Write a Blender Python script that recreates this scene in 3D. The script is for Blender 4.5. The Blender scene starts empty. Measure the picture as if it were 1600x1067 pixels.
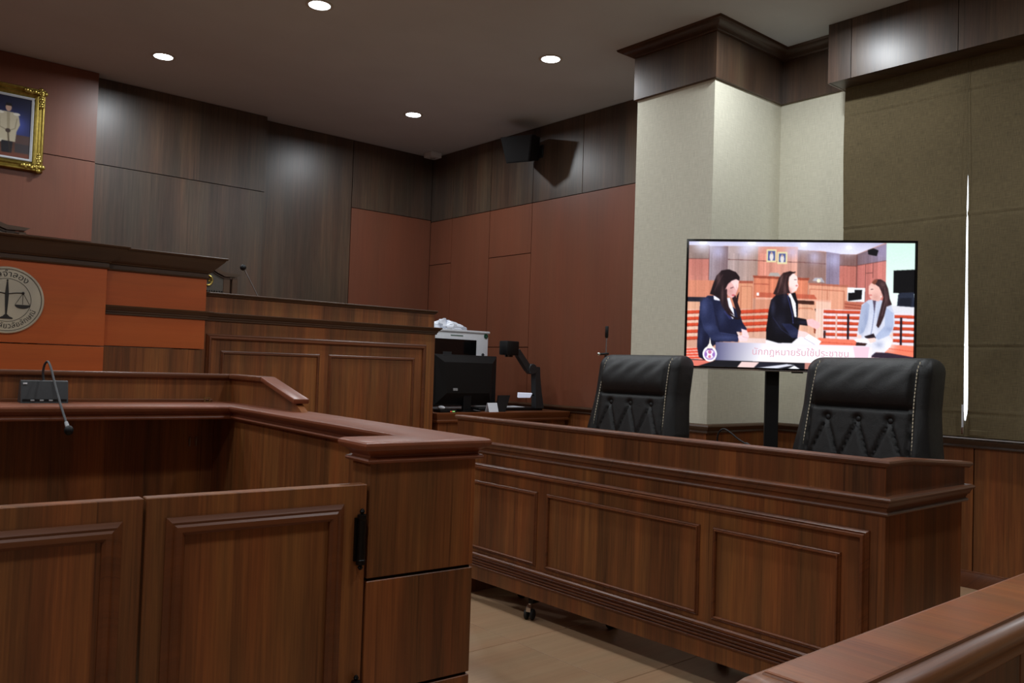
import bpy, bmesh, math, random
import numpy as np
from mathutils import Vector, Matrix
random.seed(7)
S = bpy.context.scene
COL = S.collection

# ------------------------------------------------------------------ camera, world, exposure
EYE = 1.2
YAW, PITCH, ROLL, FPX = math.radians(40.5), math.radians(1.8), math.radians(1.84), 1305.0
cam_d = bpy.data.cameras.new('camera')
cam_d.sensor_width = 36.0
cam_d.lens = FPX / 1600 * 36.0
cam_d.clip_start = 0.02
cam_o = bpy.data.objects.new('camera', cam_d)
COL.objects.link(cam_o)
_f = Vector((math.sin(YAW) * math.cos(PITCH), math.cos(YAW) * math.cos(PITCH), math.sin(PITCH)))
_r0 = Vector((math.cos(YAW), -math.sin(YAW), 0))
_u0 = _r0.cross(_f)
_r = _r0 * math.cos(ROLL) + _u0 * math.sin(ROLL)
_u = -_r0 * math.sin(ROLL) + _u0 * math.cos(ROLL)
cam_o.matrix_world = Matrix(((_r.x, _u.x, -_f.x, 0), (_r.y, _u.y, -_f.y, 0), (_r.z, _u.z, -_f.z, EYE), (0, 0, 0, 1)))
S.camera = cam_o

w = bpy.data.worlds.new('daylight')
S.world = w
w.use_nodes = True
w.node_tree.nodes['Background'].inputs[0].default_value = (0.86, 0.93, 1.0, 1)
w.node_tree.nodes['Background'].inputs[1].default_value = 3.0
S.view_settings.view_transform = 'Standard'
S.view_settings.look = 'None'
S.view_settings.gamma = 1.0
S.view_settings.use_curve_mapping = False
S.view_settings.exposure = 0.0
SPOT_W = 16.8          # power of one ceiling downlight
SPOT_COL = (0.91, 0.96, 1.0)

# ------------------------------------------------------------------ materials
def lin(c):
    c = c / 255.0
    return c / 12.92 if c <= 0.04045 else ((c + 0.055) / 1.055) ** 2.4
def rgb(r, g, b):
    return (lin(r), lin(g), lin(b), 1.0)

class NT:
    def __init__(self, name):
        self.m = bpy.data.materials.new(name)
        self.m.use_nodes = True
        self.t = self.m.node_tree
        self.b = self.t.nodes['Principled BSDF']
    def n(self, kind, **kw):
        nd = self.t.nodes.new(kind)
        for k, v in kw.items():
            setattr(nd, k, v)
        return nd
    def l(self, a, b):
        self.t.links.new(a, b)
    def math(self, op, a, b=None, c=None):
        nd = self.n('ShaderNodeMath', operation=op)
        for i, v in enumerate((a, b, c)):
            if v is None: continue
            if isinstance(v, (int, float)): nd.inputs[i].default_value = v
            else: self.l(v, nd.inputs[i])
        return nd.outputs[0]
    def comb(self, x, y, z):
        nd = self.n('ShaderNodeCombineXYZ')
        for i, v in enumerate((x, y, z)):
            if isinstance(v, (int, float)): nd.inputs[i].default_value = v
            else: self.l(v, nd.inputs[i])
        return nd.outputs[0]
    def noise(self, vec, scale=1.0, detail=2.0, rough=0.5, dist=0.0):
        nd = self.n('ShaderNodeTexNoise')
        nd.inputs['Scale'].default_value = scale
        nd.inputs['Detail'].default_value = detail
        nd.inputs['Roughness'].default_value = rough
        nd.inputs['Distortion'].default_value = dist
        self.l(vec, nd.inputs['Vector'])
        return nd.outputs['Fac']
    def ramp(self, fac, stops):
        nd = self.n('ShaderNodeValToRGB')
        e = nd.color_ramp.elements
        while len(e) < len(stops): e.new(0.5)
        for i, (p, c) in enumerate(stops):
            e[i].position = p
            e[i].color = c
        self.l(fac, nd.inputs[0])
        return nd.outputs[0]
    def bump(self, h, strength=0.1, dist=0.002):
        nd = self.n('ShaderNodeBump')
        nd.inputs['Strength'].default_value = strength
        nd.inputs['Distance'].default_value = dist
        self.l(h, nd.inputs['Height'])
        self.l(nd.outputs[0], self.b.inputs['Normal'])

def wood(name, dark, mid, light, axis='z', plank=0.085, rough=0.40, coat=0.06, streak=7.0, contrast=1.0, spec=0.5, hue_shift=0.8, pores=0.8):
    """vertical-grain laminate: tonal planks, slow streaks and fine pores along one axis"""
    N = NT(name)
    tc = N.n('ShaderNodeTexCoord')
    sp = N.n('ShaderNodeSeparateXYZ')
    N.l(tc.outputs['Object'], sp.inputs[0])
    x, y, z = sp.outputs
    u, v = {'z': (N.math('ADD', x, y), z), 'x': (N.math('ADD', y, z), x), 'y': (N.math('ADD', x, z), y)}[axis]
    oi = N.n('ShaderNodeObjectInfo')
    rnd = N.math('MULTIPLY', oi.outputs['Random'], 31.0)
    u = N.math('ADD', u, rnd)
    wob = N.noise(N.comb(N.math('MULTIPLY', u, 3.0), N.math('MULTIPLY', v, 0.8), 0.0), 1.0, 1.0)
    u2 = N.math('ADD', u, N.math('MULTIPLY', wob, 0.02))
    broad = N.noise(N.comb(N.math('MULTIPLY', u2, streak), N.math('MULTIPLY', v, 0.35), 3.0), 1.0, 3.0, 0.55)
    fine = N.noise(N.comb(N.math('MULTIPLY', u2, 190.0), N.math('MULTIPLY', v, 5.0), 0.0), 1.0, 2.0, 0.6)
    med = N.noise(N.comb(N.math('MULTIPLY', u2, 42.0), N.math('MULTIPLY', v, 1.2), 9.0), 1.0, 3.0, 0.6)
    wn = N.n('ShaderNodeTexWhiteNoise', noise_dimensions='1D')
    N.l(N.math('FLOOR', N.math('DIVIDE', u, plank)), wn.inputs['W'])
    f = N.math('ADD', N.math('MULTIPLY', broad, 0.60), N.math('MULTIPLY', wn.outputs['Value'], 0.12))
    f = N.math('ADD', f, N.math('MULTIPLY', med, 0.34))
    f = N.math('ADD', f, N.math('MULTIPLY', fine, 0.26))
    f = N.math('SUBTRACT', f, 0.16)
    f = N.math('ADD', N.math('MULTIPLY', N.math('SUBTRACT', f, 0.5), contrast), 0.5)
    c = N.ramp(f, [(0.28, dark), (0.5, mid), (0.74, light)])
    # tone drifts between reddish and olive; thin dark pore lines
    hue = N.noise(N.comb(N.math('MULTIPLY', u2, streak * 1.7), N.math('MULTIPLY', v, 0.9), 17.0), 1.0, 2.0)
    tint = N.ramp(hue, [(0.34, (1.10, 0.94, 0.88, 1)), (0.66, (0.90, 1.03, 1.04, 1))])
    mx = N.n('ShaderNodeMix', data_type='RGBA', blend_type='MULTIPLY')
    mx.inputs['Factor'].default_value = hue_shift
    N.l(c, mx.inputs['A']); N.l(tint, mx.inputs['B'])
    pore = N.noise(N.comb(N.math('MULTIPLY', u2, 75.0), N.math('MULTIPLY', v, 1.0), 23.0), 1.0, 1.0)
    pr_ = N.ramp(pore, [(0.27, (0.55, 0.5, 0.48, 1)), (0.36, (1, 1, 1, 1))])
    mp = N.n('ShaderNodeMix', data_type='RGBA', blend_type='MULTIPLY')
    mp.inputs['Factor'].default_value = pores
    N.l(mx.outputs['Result'], mp.inputs['A']); N.l(pr_, mp.inputs['B'])
    N.l(mp.outputs['Result'], N.b.inputs['Base Color'])
    N.b.inputs['Roughness'].default_value = rough
    N.b.inputs['Specular IOR Level'].default_value = spec
    N.b.inputs['Coat Weight'].default_value = coat
    N.b.inputs['Coat Roughness'].default_value = 0.22
    N.bump(fine, 0.12, 0.001)
    return N.m

def plain(name, col, rough=0.5, metal=0.0, coat=0.0, spec=0.5, noise=0.0, nscale=60.0, bump=0.0, emit=None, estr=1.0):
    N = NT(name)
    N.b.inputs['Base Color'].default_value = col
    N.b.inputs['Roughness'].default_value = rough
    N.b.inputs['Metallic'].default_value = metal
    N.b.inputs['Coat Weight'].default_value = coat
    N.b.inputs['Specular IOR Level'].default_value = spec
    tc = N.n('ShaderNodeTexCoord')
    nz = N.noise(tc.outputs['Object'], nscale, 3.0)
    if noise:
        k0 = tuple(max(0, c * (1 - noise)) for c in col[:3]) + (1,)
        k1 = tuple(min(1, c * (1 + noise)) for c in col[:3]) + (1,)
        N.l(N.ramp(nz, [(0.3, k0), (0.7, k1)]), N.b.inputs['Base Color'])
    if bump:
        N.bump(nz, bump, 0.002)
    if emit is not None:
        N.b.inputs['Emission Color'].default_value = emit
        N.b.inputs['Emission Strength'].default_value = estr
    return N.m

def cloth(name, a, b, scale=420.0, rough=0.9, bump=0.25, big=0.0):
    """woven fabric or fabric-backed wallpaper: crossed threads"""
    N = NT(name)
    tc = N.n('ShaderNodeTexCoord')
    sp = N.n('ShaderNodeSeparateXYZ')
    N.l(tc.outputs['Object'], sp.inputs[0])
    u = N.math('ADD', sp.outputs[0], sp.outputs[1])
    v = sp.outputs[2]
    h1 = N.noise(N.comb(N.math('MULTIPLY', u, scale * .06), N.math('MULTIPLY', v, scale), 0.0), 1.0, 1.0)
    h2 = N.noise(N.comb(N.math('MULTIPLY', u, scale), N.math('MULTIPLY', v, scale * .06), 5.0), 1.0, 1.0)
    h = N.math('MULTIPLY', N.math('ADD', h1, h2), 0.5)
    if big:
        g = N.noise(tc.outputs['Object'], 2.5, 2.0)
        h = N.math('ADD', N.math('MULTIPLY', h, 1 - big), N.math('MULTIPLY', g, big))
    N.l(N.ramp(h, [(0.36, a), (0.64, b)]), N.b.inputs['Base Color'])
    N.b.inputs['Roughness'].default_value = rough
    N.b.inputs['Specular IOR Level'].default_value = 0.2
    N.bump(h, bump, 0.001)
    return N.m

def attr_emit(name, strength):
    N = NT(name)
    at = N.n('ShaderNodeAttribute', attribute_name='Col')
    N.b.inputs['Base Color'].default_value = (0.01, 0.01, 0.01, 1)
    N.b.inputs['Roughness'].default_value = 0.3
    N.l(at.outputs['Color'], N.b.inputs['Emission Color'])
    N.b.inputs['Emission Strength'].default_value = strength
    N.m.cycles.emission_sampling = 'NONE'
    return N.m

def attr_paint(name):
    N = NT(name)
    at = N.n('ShaderNodeAttribute', attribute_name='Col')
    N.l(at.outputs['Color'], N.b.inputs['Base Color'])
    N.b.inputs['Roughness'].default_value = 0.35
    return N.m

M = {}
M['grey_wood'] = wood('smoked_walnut_laminate', rgb(50, 38, 31), rgb(77, 60, 48), rgb(107, 83, 63), plank=0.16, streak=4.0, rough=0.36, coat=0.0, spec=0.6)
M['red_wood'] = wood('red_brown_laminate', rgb(98, 56, 40), rgb(116, 67, 47), rgb(130, 78, 55), plank=6.0, streak=3.0, rough=0.42, coat=0.05, contrast=0.5, hue_shift=0.35, pores=0.2)
TD, TM, TL = rgb(68, 40, 21), rgb(116, 69, 36), rgb(158, 97, 49)
M['teak'] = wood('teak_laminate', TD, TM, TL, plank=0.075, streak=6.0)
M['teak_x'] = wood('teak_laminate_lengthways', TD, TM, TL, axis='x', plank=0.06, rough=0.3, coat=0.25)
M['teak_y'] = wood('teak_laminate_crossways', TD, TM, TL, axis='y', plank=0.06, rough=0.3, coat=0.25)
M['bar_top'] = wood('polished_teak_top', rgb(104, 58, 32), rgb(142, 82, 46), rgb(184, 112, 60), axis='y', plank=0.085, rough=0.34, coat=0.12)
M['bar_edge'] = wood('polished_teak_edge', rgb(92, 51, 25), rgb(128, 74, 36), rgb(168, 102, 50), axis='x', plank=0.05, rough=0.40, coat=0.08)
M['top_red'] = wood('teak_cap', rgb(104, 56, 34), rgb(128, 70, 44), rgb(146, 84, 54), axis='y', plank=0.2, rough=0.42, coat=0.08, contrast=0.6, hue_shift=0.35, pores=0.2)
M['mould'] = wood('moulding_wood', rgb(72, 37, 18), rgb(100, 54, 26), rgb(126, 70, 34), axis='x', plank=0.4, rough=0.40, coat=0.08, contrast=0.6, hue_shift=0.35)
M['mould_dark'] = wood('dark_moulding_wood', rgb(50, 31, 18), rgb(68, 44, 26), rgb(88, 58, 34), axis='x', plank=0.4, rough=0.40, coat=0.08, contrast=0.6, hue_shift=0.35)
M['orange_wood'] = wood('orange_cherry_veneer', rgb(158, 73, 29), rgb(180, 86, 34), rgb(194, 98, 42), axis='x', plank=0.5, streak=4.0, rough=0.4, coat=0.08, contrast=0.6, hue_shift=0.35, pores=0.2)
M['ceiling'] = plain('ceiling_paint', rgb(200, 206, 212), 0.9, noise=0.03, nscale=2.0, spec=0.1)
M['cream'] = cloth('cream_wallpaper', rgb(202, 198, 179), rgb(218, 214, 195), 260, 0.85, 0.15)
M['plain_wall'] = plain('painted_wall', rgb(176, 168, 150), 0.9, spec=0.2, noise=0.03)
M['backing'] = plain('joint_shadow_backing', rgb(26, 18, 13), 0.9, spec=0.1)
M['tile'] = wood('wood_look_tile', rgb(148, 118, 90), rgb(168, 136, 105), rgb(186, 154, 122), axis='x', plank=0.3, streak=5.0, rough=0.42, coat=0.05, contrast=0.7, hue_shift=0.35, pores=0.2)
M['grout'] = plain('grout', rgb(92, 80, 68), 0.9)
M['blind'] = cloth('olive_blind_fabric', rgb(84, 74, 54), rgb(112, 99, 73), 330, 0.92, 0.3, big=0.25)
M['black_plastic'] = plain('black_plastic', rgb(12, 12, 13), 0.5, noise=0.1, spec=0.35)
M['dark_plastic'] = plain('charcoal_plastic', rgb(46, 47, 49), 0.45, noise=0.08)
M['black_gloss'] = plain('glossy_black', rgb(10, 10, 11), 0.12, coat=0.3)
M['white_plastic'] = plain('white_plastic', rgb(214, 217, 222), 0.45, noise=0.02)
M['grey_plastic'] = plain('grey_plastic', rgb(150, 152, 154), 0.5, noise=0.03)
M['chrome'] = plain('chrome', rgb(220, 222, 226), 0.12, metal=1.0)
M['steel'] = plain('steel', rgb(170, 172, 176), 0.3, metal=1.0)
M['brass'] = plain('aged_brass', rgb(180, 160, 110), 0.35, metal=1.0)
M['iron'] = plain('blackened_iron', rgb(24, 22, 21), 0.38, metal=0.6, noise=0.15)
M['gold'] = plain('gilt', rgb(160, 138, 66), 0.36, metal=0.85, noise=0.25, nscale=45, bump=0.5)
M['gold_bright'] = plain('bright_gilt', rgb(188, 166, 86), 0.28, metal=0.85)
M['liner'] = plain('white_frame_liner', rgb(196, 200, 206), 0.6, noise=0.03)
M['stitch'] = plain('ivory_thread', rgb(206, 196, 170), 0.8, noise=0.05)
M['thai_ink'] = plain('dark_enamel', rgb(34, 30, 27), 0.5, noise=0.1)
M['bag'] = plain('white_polythene', rgb(216, 220, 230), 0.35, noise=0.06, nscale=30, bump=0.3)
M['paper'] = plain('paper', rgb(225, 228, 236), 0.7, noise=0.02)
M['lamp_white'] = plain('lit_diffuser', rgb(240, 244, 255), 0.4, emit=(0.72, 0.80, 1.0, 1), estr=0.5)
M['led'] = plain('downlight_diffuser', rgb(250, 250, 255), 0.4, emit=(0.90, 0.95, 1.0, 1), estr=14.0)
M['led'].cycles.emission_sampling = 'NONE'
M['trim_white'] = plain('white_trim_ring', rgb(190, 186, 180), 0.5, noise=0.02)
M['judge_leather'] = plain('grey_judge_leather', rgb(74, 68, 60), 0.5, noise=0.1, bump=0.1)
M['judge_wood'] = wood('judge_chair_wood', rgb(52, 38, 27), rgb(76, 56, 40), rgb(96, 72, 52), axis='x', plank=0.3)
M['rubber'] = plain('rubber', rgb(16, 16, 16), 0.7, noise=0.1)
M['green_sticker'] = plain('green_sticker', rgb(40, 92, 70), 0.5, noise=0.05)
M['red_led'] = plain('red_indicator', rgb(200, 40, 30), 0.4, emit=(1, 0.15, 0.08, 1), estr=0.8)
M['green_led'] = plain('green_indicator', rgb(140, 230, 120), 0.4, emit=(0.5, 1.0, 0.3, 1), estr=0.8)

def leather():
    N = NT('black_leather')
    tc = N.n('ShaderNodeTexCoord')
    vo = N.n('ShaderNodeTexVoronoi', feature='DISTANCE_TO_EDGE')
    vo.inputs['Scale'].default_value = 260
    N.l(tc.outputs['Object'], vo.inputs['Vector'])
    wr = N.noise(tc.outputs['Object'], 14.0, 4.0, 0.6, 1.2)
    h = N.math('ADD', N.math('MULTIPLY', vo.outputs[0], 0.5), N.math('MULTIPLY', wr, 1.6))
    N.l(N.ramp(wr, [(0.3, rgb(17, 17, 17)), (0.7, rgb(25, 24, 23))]), N.b.inputs['Base Color'])
    N.b.inputs['Roughness'].default_value = 0.5
    N.b.inputs['Specular IOR Level'].default_value = 0.38
    N.bump(h, 0.25, 0.006)
    return N.m
M['leather'] = leather()

def brushed():
    N = NT('brushed_steel_gilt')
    tc = N.n('ShaderNodeTexCoord')
    sp = N.n('ShaderNodeSeparateXYZ')
    N.l(tc.outputs['Object'], sp.inputs[0])
    h = N.noise(N.comb(N.math('MULTIPLY', sp.outputs[0], 6.0), 0.0, N.math('MULTIPLY', sp.outputs[2], 700.0)), 1.0, 2.0)
    g = N.noise(N.comb(N.math('MULTIPLY', sp.outputs[0], 5.0), 0.0, N.math('MULTIPLY', sp.outputs[2], 3.0)), 1.0, 1.0)
    N.l(N.ramp(g, [(0.3, rgb(172, 164, 150)), (0.7, rgb(216, 204, 178))]), N.b.inputs['Base Color'])
    N.b.inputs['Metallic'].default_value = 0.45
    N.b.inputs['Roughness'].default_value = 0.42
    N.bump(h, 0.15, 0.0005)
    return N.m
M['brushed'] = brushed()

def glass_mat():
    N = NT('window_glass')
    out = N.t.nodes['Material Output']
    tr = N.n('ShaderNodeBsdfTransparent')
    gl = N.n('ShaderNodeBsdfGlossy')
    gl.inputs['Roughness'].default_value = 0.02
    mx = N.n('ShaderNodeMixShader')
    mx.inputs[0].default_value = 0.08
    N.l(tr.outputs[0], mx.inputs[1]); N.l(gl.outputs[0], mx.inputs[2])
    N.l(mx.outputs[0], out.inputs[0])
    return N.m
M['glass'] = glass_mat()

# ------------------------------------------------------------------ mesh helpers
def offset_poly(pts, d):
    n = len(pts); out = []
    for i in range(n):
        p0, p1, p2 = Vector(pts[i - 1]), Vector(pts[i]), Vector(pts[(i + 1) % n])
        a = (p1 - p0).normalized(); b = (p2 - p1).normalized()
        na = Vector((a.y, -a.x)); nb = Vector((b.y, -b.x))
        m = (na + nb) / max(0.2, 1 + na.dot(nb))
        out.append((p1.x + m.x * d, p1.y + m.y * d))
    return out

class MB:
    def __init__(self):
        self.v = []; self.f = []
    def add(self, vs, fs):
        k = len(self.v)
        self.v += [tuple(p) for p in vs]
        self.f += [tuple(i + k for i in f) for f in fs]
        return self
    def box(self, x0, x1, y0, y1, z0, z1, bev=0.0, seg=2):
        if x0 > x1: x0, x1 = x1, x0
        if y0 > y1: y0, y1 = y1, y0
        if z0 > z1: z0, z1 = z1, z0
        if bev <= 0:
            vs = [(x, y, z) for z in (z0, z1) for y in (y0, y1) for x in (x0, x1)]
            return self.add(vs, [(0, 2, 3, 1), (4, 5, 7, 6), (0, 1, 5, 4), (2, 6, 7, 3), (0, 4, 6, 2), (1, 3, 7, 5)])
        bm = bmesh.new()
        bmesh.ops.create_cube(bm, size=1.0)
        for q in bm.verts:
            q.co = Vector(((x0 + x1) / 2 + q.co.x * (x1 - x0), (y0 + y1) / 2 + q.co.y * (y1 - y0), (z0 + z1) / 2 + q.co.z * (z1 - z0)))
        b = min(bev, 0.49 * min(x1 - x0, y1 - y0, z1 - z0))
        bmesh.ops.bevel(bm, geom=bm.edges[:], offset=b, segments=seg, profile=0.5, affect='EDGES')
        bm.verts.index_update()
        self.add([q.co for q in bm.verts], [tuple(q.index for q in f.verts) for f in bm.faces])
        bm.free()
        return self
    def xf(self, mat, start=0):
        for i in range(start, len(self.v)):
            self.v[i] = tuple(mat @ Vector(self.v[i]))
        return self
    def stack(self, poly, levels, top=True, bottom=True):
        """stack of offset outlines: levels = [(z, outward offset)]"""
        n = len(poly); k = len(self.v)
        for z, d in levels:
            self.v += [(x, y, z) for x, y in (offset_poly(poly, d) if d else poly)]
        for j in range(len(levels) - 1):
            for i in range(n):
                a = k + j * n + i; b = k + j * n + (i + 1) % n
                self.f.append((a, b, b + n, a + n))
        if bottom: self.f.append(tuple(k + i for i in reversed(range(n))))
        if top: self.f.append(tuple(k + (len(levels) - 1) * n + i for i in range(n)))
        return self
    def sweep(self, path, prof, up, closed=False):
        """profile (a outward to the right of travel, b along up) swept with mitred corners"""
        P = [Vector(p).to_3d() for p in path]; up = Vector(up).normalized(); n = len(P); k = len(self.v); m = len(prof)
        for i in range(n):
            ds = []
            if closed or i > 0: ds.append((P[i] - P[i - 1]).normalized())
            if closed or i < n - 1: ds.append((P[(i + 1) % n] - P[i]).normalized())
            ss = [d.cross(up).normalized() for d in ds]
            s = ss[0] if len(ss) == 1 else (ss[0] + ss[1]) / max(0.2, 1 + ss[0].dot(ss[1]))
            for a, b in prof:
                self.v.append(tuple(P[i] + s * a + up * b))
        for i in range(n if closed else n - 1):
            for j in range(m):
                a = k + i * m + j; b = k + i * m + (j + 1) % m
                c = k + ((i + 1) % n) * m + (j + 1) % m; d = k + ((i + 1) % n) * m + j
                self.f.append((a, b, c, d))
        if not closed:
            self.f.append(tuple(k + j for j in reversed(range(m))))
            self.f.append(tuple(k + (n - 1) * m + j for j in range(m)))
        return self
    def tube(self, path, r, seg=10, caps=True):
        P = [Vector(p) for p in path]; n = len(P); k = len(self.v)
        rs = r if isinstance(r, (list, tuple)) else [r] * n
        ref = Vector((0, 0, 1)); prev = None
        for i in range(n):
            t = (P[min(i + 1, n - 1)] - P[max(i - 1, 0)]).normalized()
            if prev is None:
                a = t.cross(ref)
                if a.length < 1e-3: a = t.cross(Vector((1, 0, 0)))
            else:
                a = prev - t * prev.dot(t)
            a.normalize(); prev = a
            b = t.cross(a)
            for j in range(seg):
                q = 2 * math.pi * j / seg
                self.v.append(tuple(P[i] + (a * math.cos(q) + b * math.sin(q)) * rs[i]))
        for i in range(n - 1):
            for j in range(seg):
                a = k + i * seg + j; b = k + i * seg + (j + 1) % seg
                self.f.append((a, b, b + seg, a + seg))
        if caps:
            self.f.append(tuple(k + j for j in reversed(range(seg))))
            self.f.append(tuple(k + (n - 1) * seg + j for j in range(seg)))
        return self
    def lathe(self, prof, c=(0, 0, 0), seg=24, axis='z'):
        k = len(self.v); m = len(prof)
        for j in range(seg):
            q = 2 * math.pi * j / seg
            for r, h in prof:
                x, y = r * math.cos(q), r * math.sin(q)
                p = {'z': (x, y, h), 'y': (x, h, y), 'x': (h, x, y)}[axis]
                self.v.append((c[0] + p[0], c[1] + p[1], c[2] + p[2]))
        for j in range(seg):
            for i in range(m - 1):
                a = k + j * m + i; b = k + ((j + 1) % seg) * m + i
                self.f.append((a, b, b + 1, a + 1))
        if prof[0][0] > .001 and prof[-1][0] > .001:      # a ring: close the profile instead of capping
            for j in range(seg):
                a = k + j * m; b = k + ((j + 1) % seg) * m
                self.f.append((a, b, b + m - 1, a + m - 1))
            return self
        self.f.append(tuple(k + j * m for j in range(seg)))
        self.f.append(tuple(k + j * m + m - 1 for j in range(seg)))
        return self
    def ball(self, c, r, seg=12, rings=8, sc=(1, 1, 1)):
        prof = [(max(1e-4, r * math.sin(math.pi * i / rings)), -r * math.cos(math.pi * i / rings)) for i in range(rings + 1)]
        s = len(self.v); self.lathe(prof, (0, 0, 0), seg)
        for i in range(s, len(self.v)):
            p = self.v[i]; self.v[i] = (c[0] + p[0] * sc[0], c[1] + p[1] * sc[1], c[2] + p[2] * sc[2])
        return self
    def extr(self, pts, axis, a0, a1):
        """extrude a closed 2-D outline along an axis; pts are the other two coordinates in xyz order"""
        n = len(pts); k = len(self.v)
        for a in (a0, a1):
            for p, q in pts:
                self.v.append({'x': (a, p, q), 'y': (p, a, q), 'z': (p, q, a)}[axis])
        for i in range(n):
            j = (i + 1) % n
            self.f.append((k + i, k + j, k + n + j, k + n + i))
        self.f.append(tuple(k + i for i in reversed(range(n))))
        self.f.append(tuple(k + n + i for i in range(n)))
        return self
    def mesh(self, name, mat, smooth=None):
        me = bpy.data.meshes.new(name)
        me.from_pydata(self.v, [], self.f)
        bm = bmesh.new(); bm.from_mesh(me)
        bmesh.ops.recalc_face_normals(bm, faces=bm.faces[:])
        bm.to_mesh(me); bm.free()
        me.materials.append(M[mat])
        if smooth is not None:
            me.shade_smooth()
            me.set_sharp_from_angle(angle=math.radians(smooth))
        return me
    def build(self, name, mat, parent=None, smooth=None, world=False):
        """parts use their thing's frame; world=True: coordinates are world, shift into an unrotated root's frame"""
        if world and parent is not None:
            r = parent
            while r.parent: r = r.parent
            L = r.location
            self.v = [(p[0] - L.x, p[1] - L.y, p[2] - L.z) for p in self.v]
        o = bpy.data.objects.new(name, self.mesh(name, mat, smooth))
        COL.objects.link(o)
        if parent is not None: o.parent = parent
        return o

def tag(o, label, cat, group=None):
    o['label'] = label; o['category'] = cat
    if group: o['group'] = group
    return o
def thing(name, label, cat, loc=(0, 0, 0), rz=0.0, group=None):
    o = bpy.data.objects.new(name, None)
    COL.objects.link(o)
    o.location = loc; o.rotation_euler = (0, 0, rz)
    o.empty_display_size = 0.1
    return tag(o, label, cat, group)
def struct(o, label=None):
    o['kind'] = 'structure'
    if label: o['label'] = label
    return o
def copy_tree(o, parent=None):
    c = o.copy(); COL.objects.link(c); c.parent = parent
    for ch in list(o.children): copy_tree(ch, c)
    return c

def text_mesh(body, size):
    cu = bpy.data.curves.new('lettering', 'FONT')
    cu.body = body; cu.size = size; cu.align_x = 'CENTER'; cu.resolution_u = 3
    o = bpy.data.objects.new('lettering', cu)
    COL.objects.link(o)
    dg = bpy.context.evaluated_depsgraph_get(); dg.update()
    me = bpy.data.meshes.new_from_object(o.evaluated_get(dg))
    vs = [tuple(q.co) for q in me.vertices]; fs = [tuple(p.vertices) for p in me.polygons]
    bpy.data.objects.remove(o); bpy.data.curves.remove(cu); bpy.data.meshes.remove(me)
    return vs, fs

# ------------------------------------------------------------------ painter for flat pictures (screen, painting)
class Paint:
    def __init__(self, x0, y0, x1, y1, nx, ny, bg=(0, 0, 0)):
        self.nx, self.ny, self.ss = nx, ny, 2
        W, H = nx * 2, ny * 2
        self.X, self.Y = np.meshgrid(x0 + (np.arange(W) + .5) * (x1 - x0) / W, y0 + (np.arange(H) + .5) * (y1 - y0) / H)
        self.im = np.zeros((H, W, 3)); self.im[:] = np.array(bg, float)
        self.px = (x1 - x0) / W
    def put(self, m, c, c2=None, ax=None):
        if c2 is None:
            self.im[m] = c; return
        a0, a1, horiz = ax
        t = np.clip(((self.X if horiz else self.Y)[m] - a0) / (a1 - a0), 0, 1)[:, None]
        self.im[m] = np.array(c, float) * (1 - t) + np.array(c2, float) * t
    def poly(self, pts, c, c2=None, ax=None, alpha=1.0):
        m = np.zeros(self.X.shape, bool); n = len(pts)
        for i in range(n):
            (xa, ya), (xb, yb) = pts[i], pts[(i + 1) % n]
            if ya == yb: continue
            m ^= ((ya > self.Y) != (yb > self.Y)) & (self.X < (xb - xa) * (self.Y - ya) / (yb - ya) + xa)
        if alpha < 1: self.im[m] = self.im[m] * (1 - alpha) + np.array(c, float) * alpha
        else: self.put(m, c, c2, ax)
    def rect(self, x0, y0, x1, y1, c, c2=None, horiz=False):
        self.poly([(x0, y0), (x1, y0), (x1, y1), (x0, y1)], c, c2, ((x0, x1, True) if horiz else (y0, y1, False)))
    def ell(self, cx, cy, rx, ry, c, rot=0.0, alpha=1.0):
        a = math.radians(rot); dx, dy = self.X - cx, self.Y - cy
        u = dx * math.cos(a) + dy * math.sin(a); v = -dx * math.sin(a) + dy * math.cos(a)
        m = (u / rx) ** 2 + (v / ry) ** 2 < 1
        if alpha < 1: self.im[m] = self.im[m] * (1 - alpha) + np.array(c, float) * alpha
        else: self.im[m] = c
    def grain(self, x0, y0, x1, y1, amt, seed=1):
        """vertical wood streaks inside a rectangle"""
        rg = np.random.default_rng(seed); W = self.X.shape[1]
        a = rg.normal(size=W); a = np.convolve(a, np.ones(3) / 3, 'same') + 2.2 * np.convolve(rg.normal(size=W), np.ones(15) / 15, 'same')
        m = (self.X > x0) & (self.X < x1) & (self.Y > y0) & (self.Y < y1)
        f = 1 + amt * np.broadcast_to(a, self.X.shape)[m]
        self.im[m] = np.clip(self.im[m] * f[:, None], 0, 255)
    def glow(self, cx, cy, r, c, k=1.0, lo=-1, hi=999, ry=None):
        g = k * np.exp(-((self.X - cx) / r) ** 2 - ((self.Y - cy) / (ry or r)) ** 2)
        lum = self.im.mean(2); g = (g * ((lum > lo) & (lum < hi)))[..., None]
        self.im = self.im * (1 - g) + np.array(c, float) * g
    def line(self, pts, w, c):
        for (xa, ya), (xb, yb) in zip(pts[:-1], pts[1:]):
            d = math.hypot(xb - xa, yb - ya) or 1; nx_, ny_ = -(yb - ya) / d * w / 2, (xb - xa) / d * w / 2
            self.poly([(xa + nx_, ya + ny_), (xb + nx_, yb + ny_), (xb - nx_, yb - ny_), (xa - nx_, ya - ny_)], c)
    def blur(self, k=1):
        for _ in range(k):
            p = np.pad(self.im, ((1, 1), (1, 1), (0, 0)), 'edge')
            self.im = (p[:-2, 1:-1] + p[2:, 1:-1] + p[1:-1, :-2] + p[1:-1, 2:] + 2 * self.im) / 6
    def out(self):
        a = self.im.reshape(self.ny, 2, self.nx, 2, 3).mean((1, 3)) / 255.0
        a = np.clip(a, 0, 1)
        return np.where(a <= 0.04045, a / 12.92, ((a + 0.055) / 1.055) ** 2.4)

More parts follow.
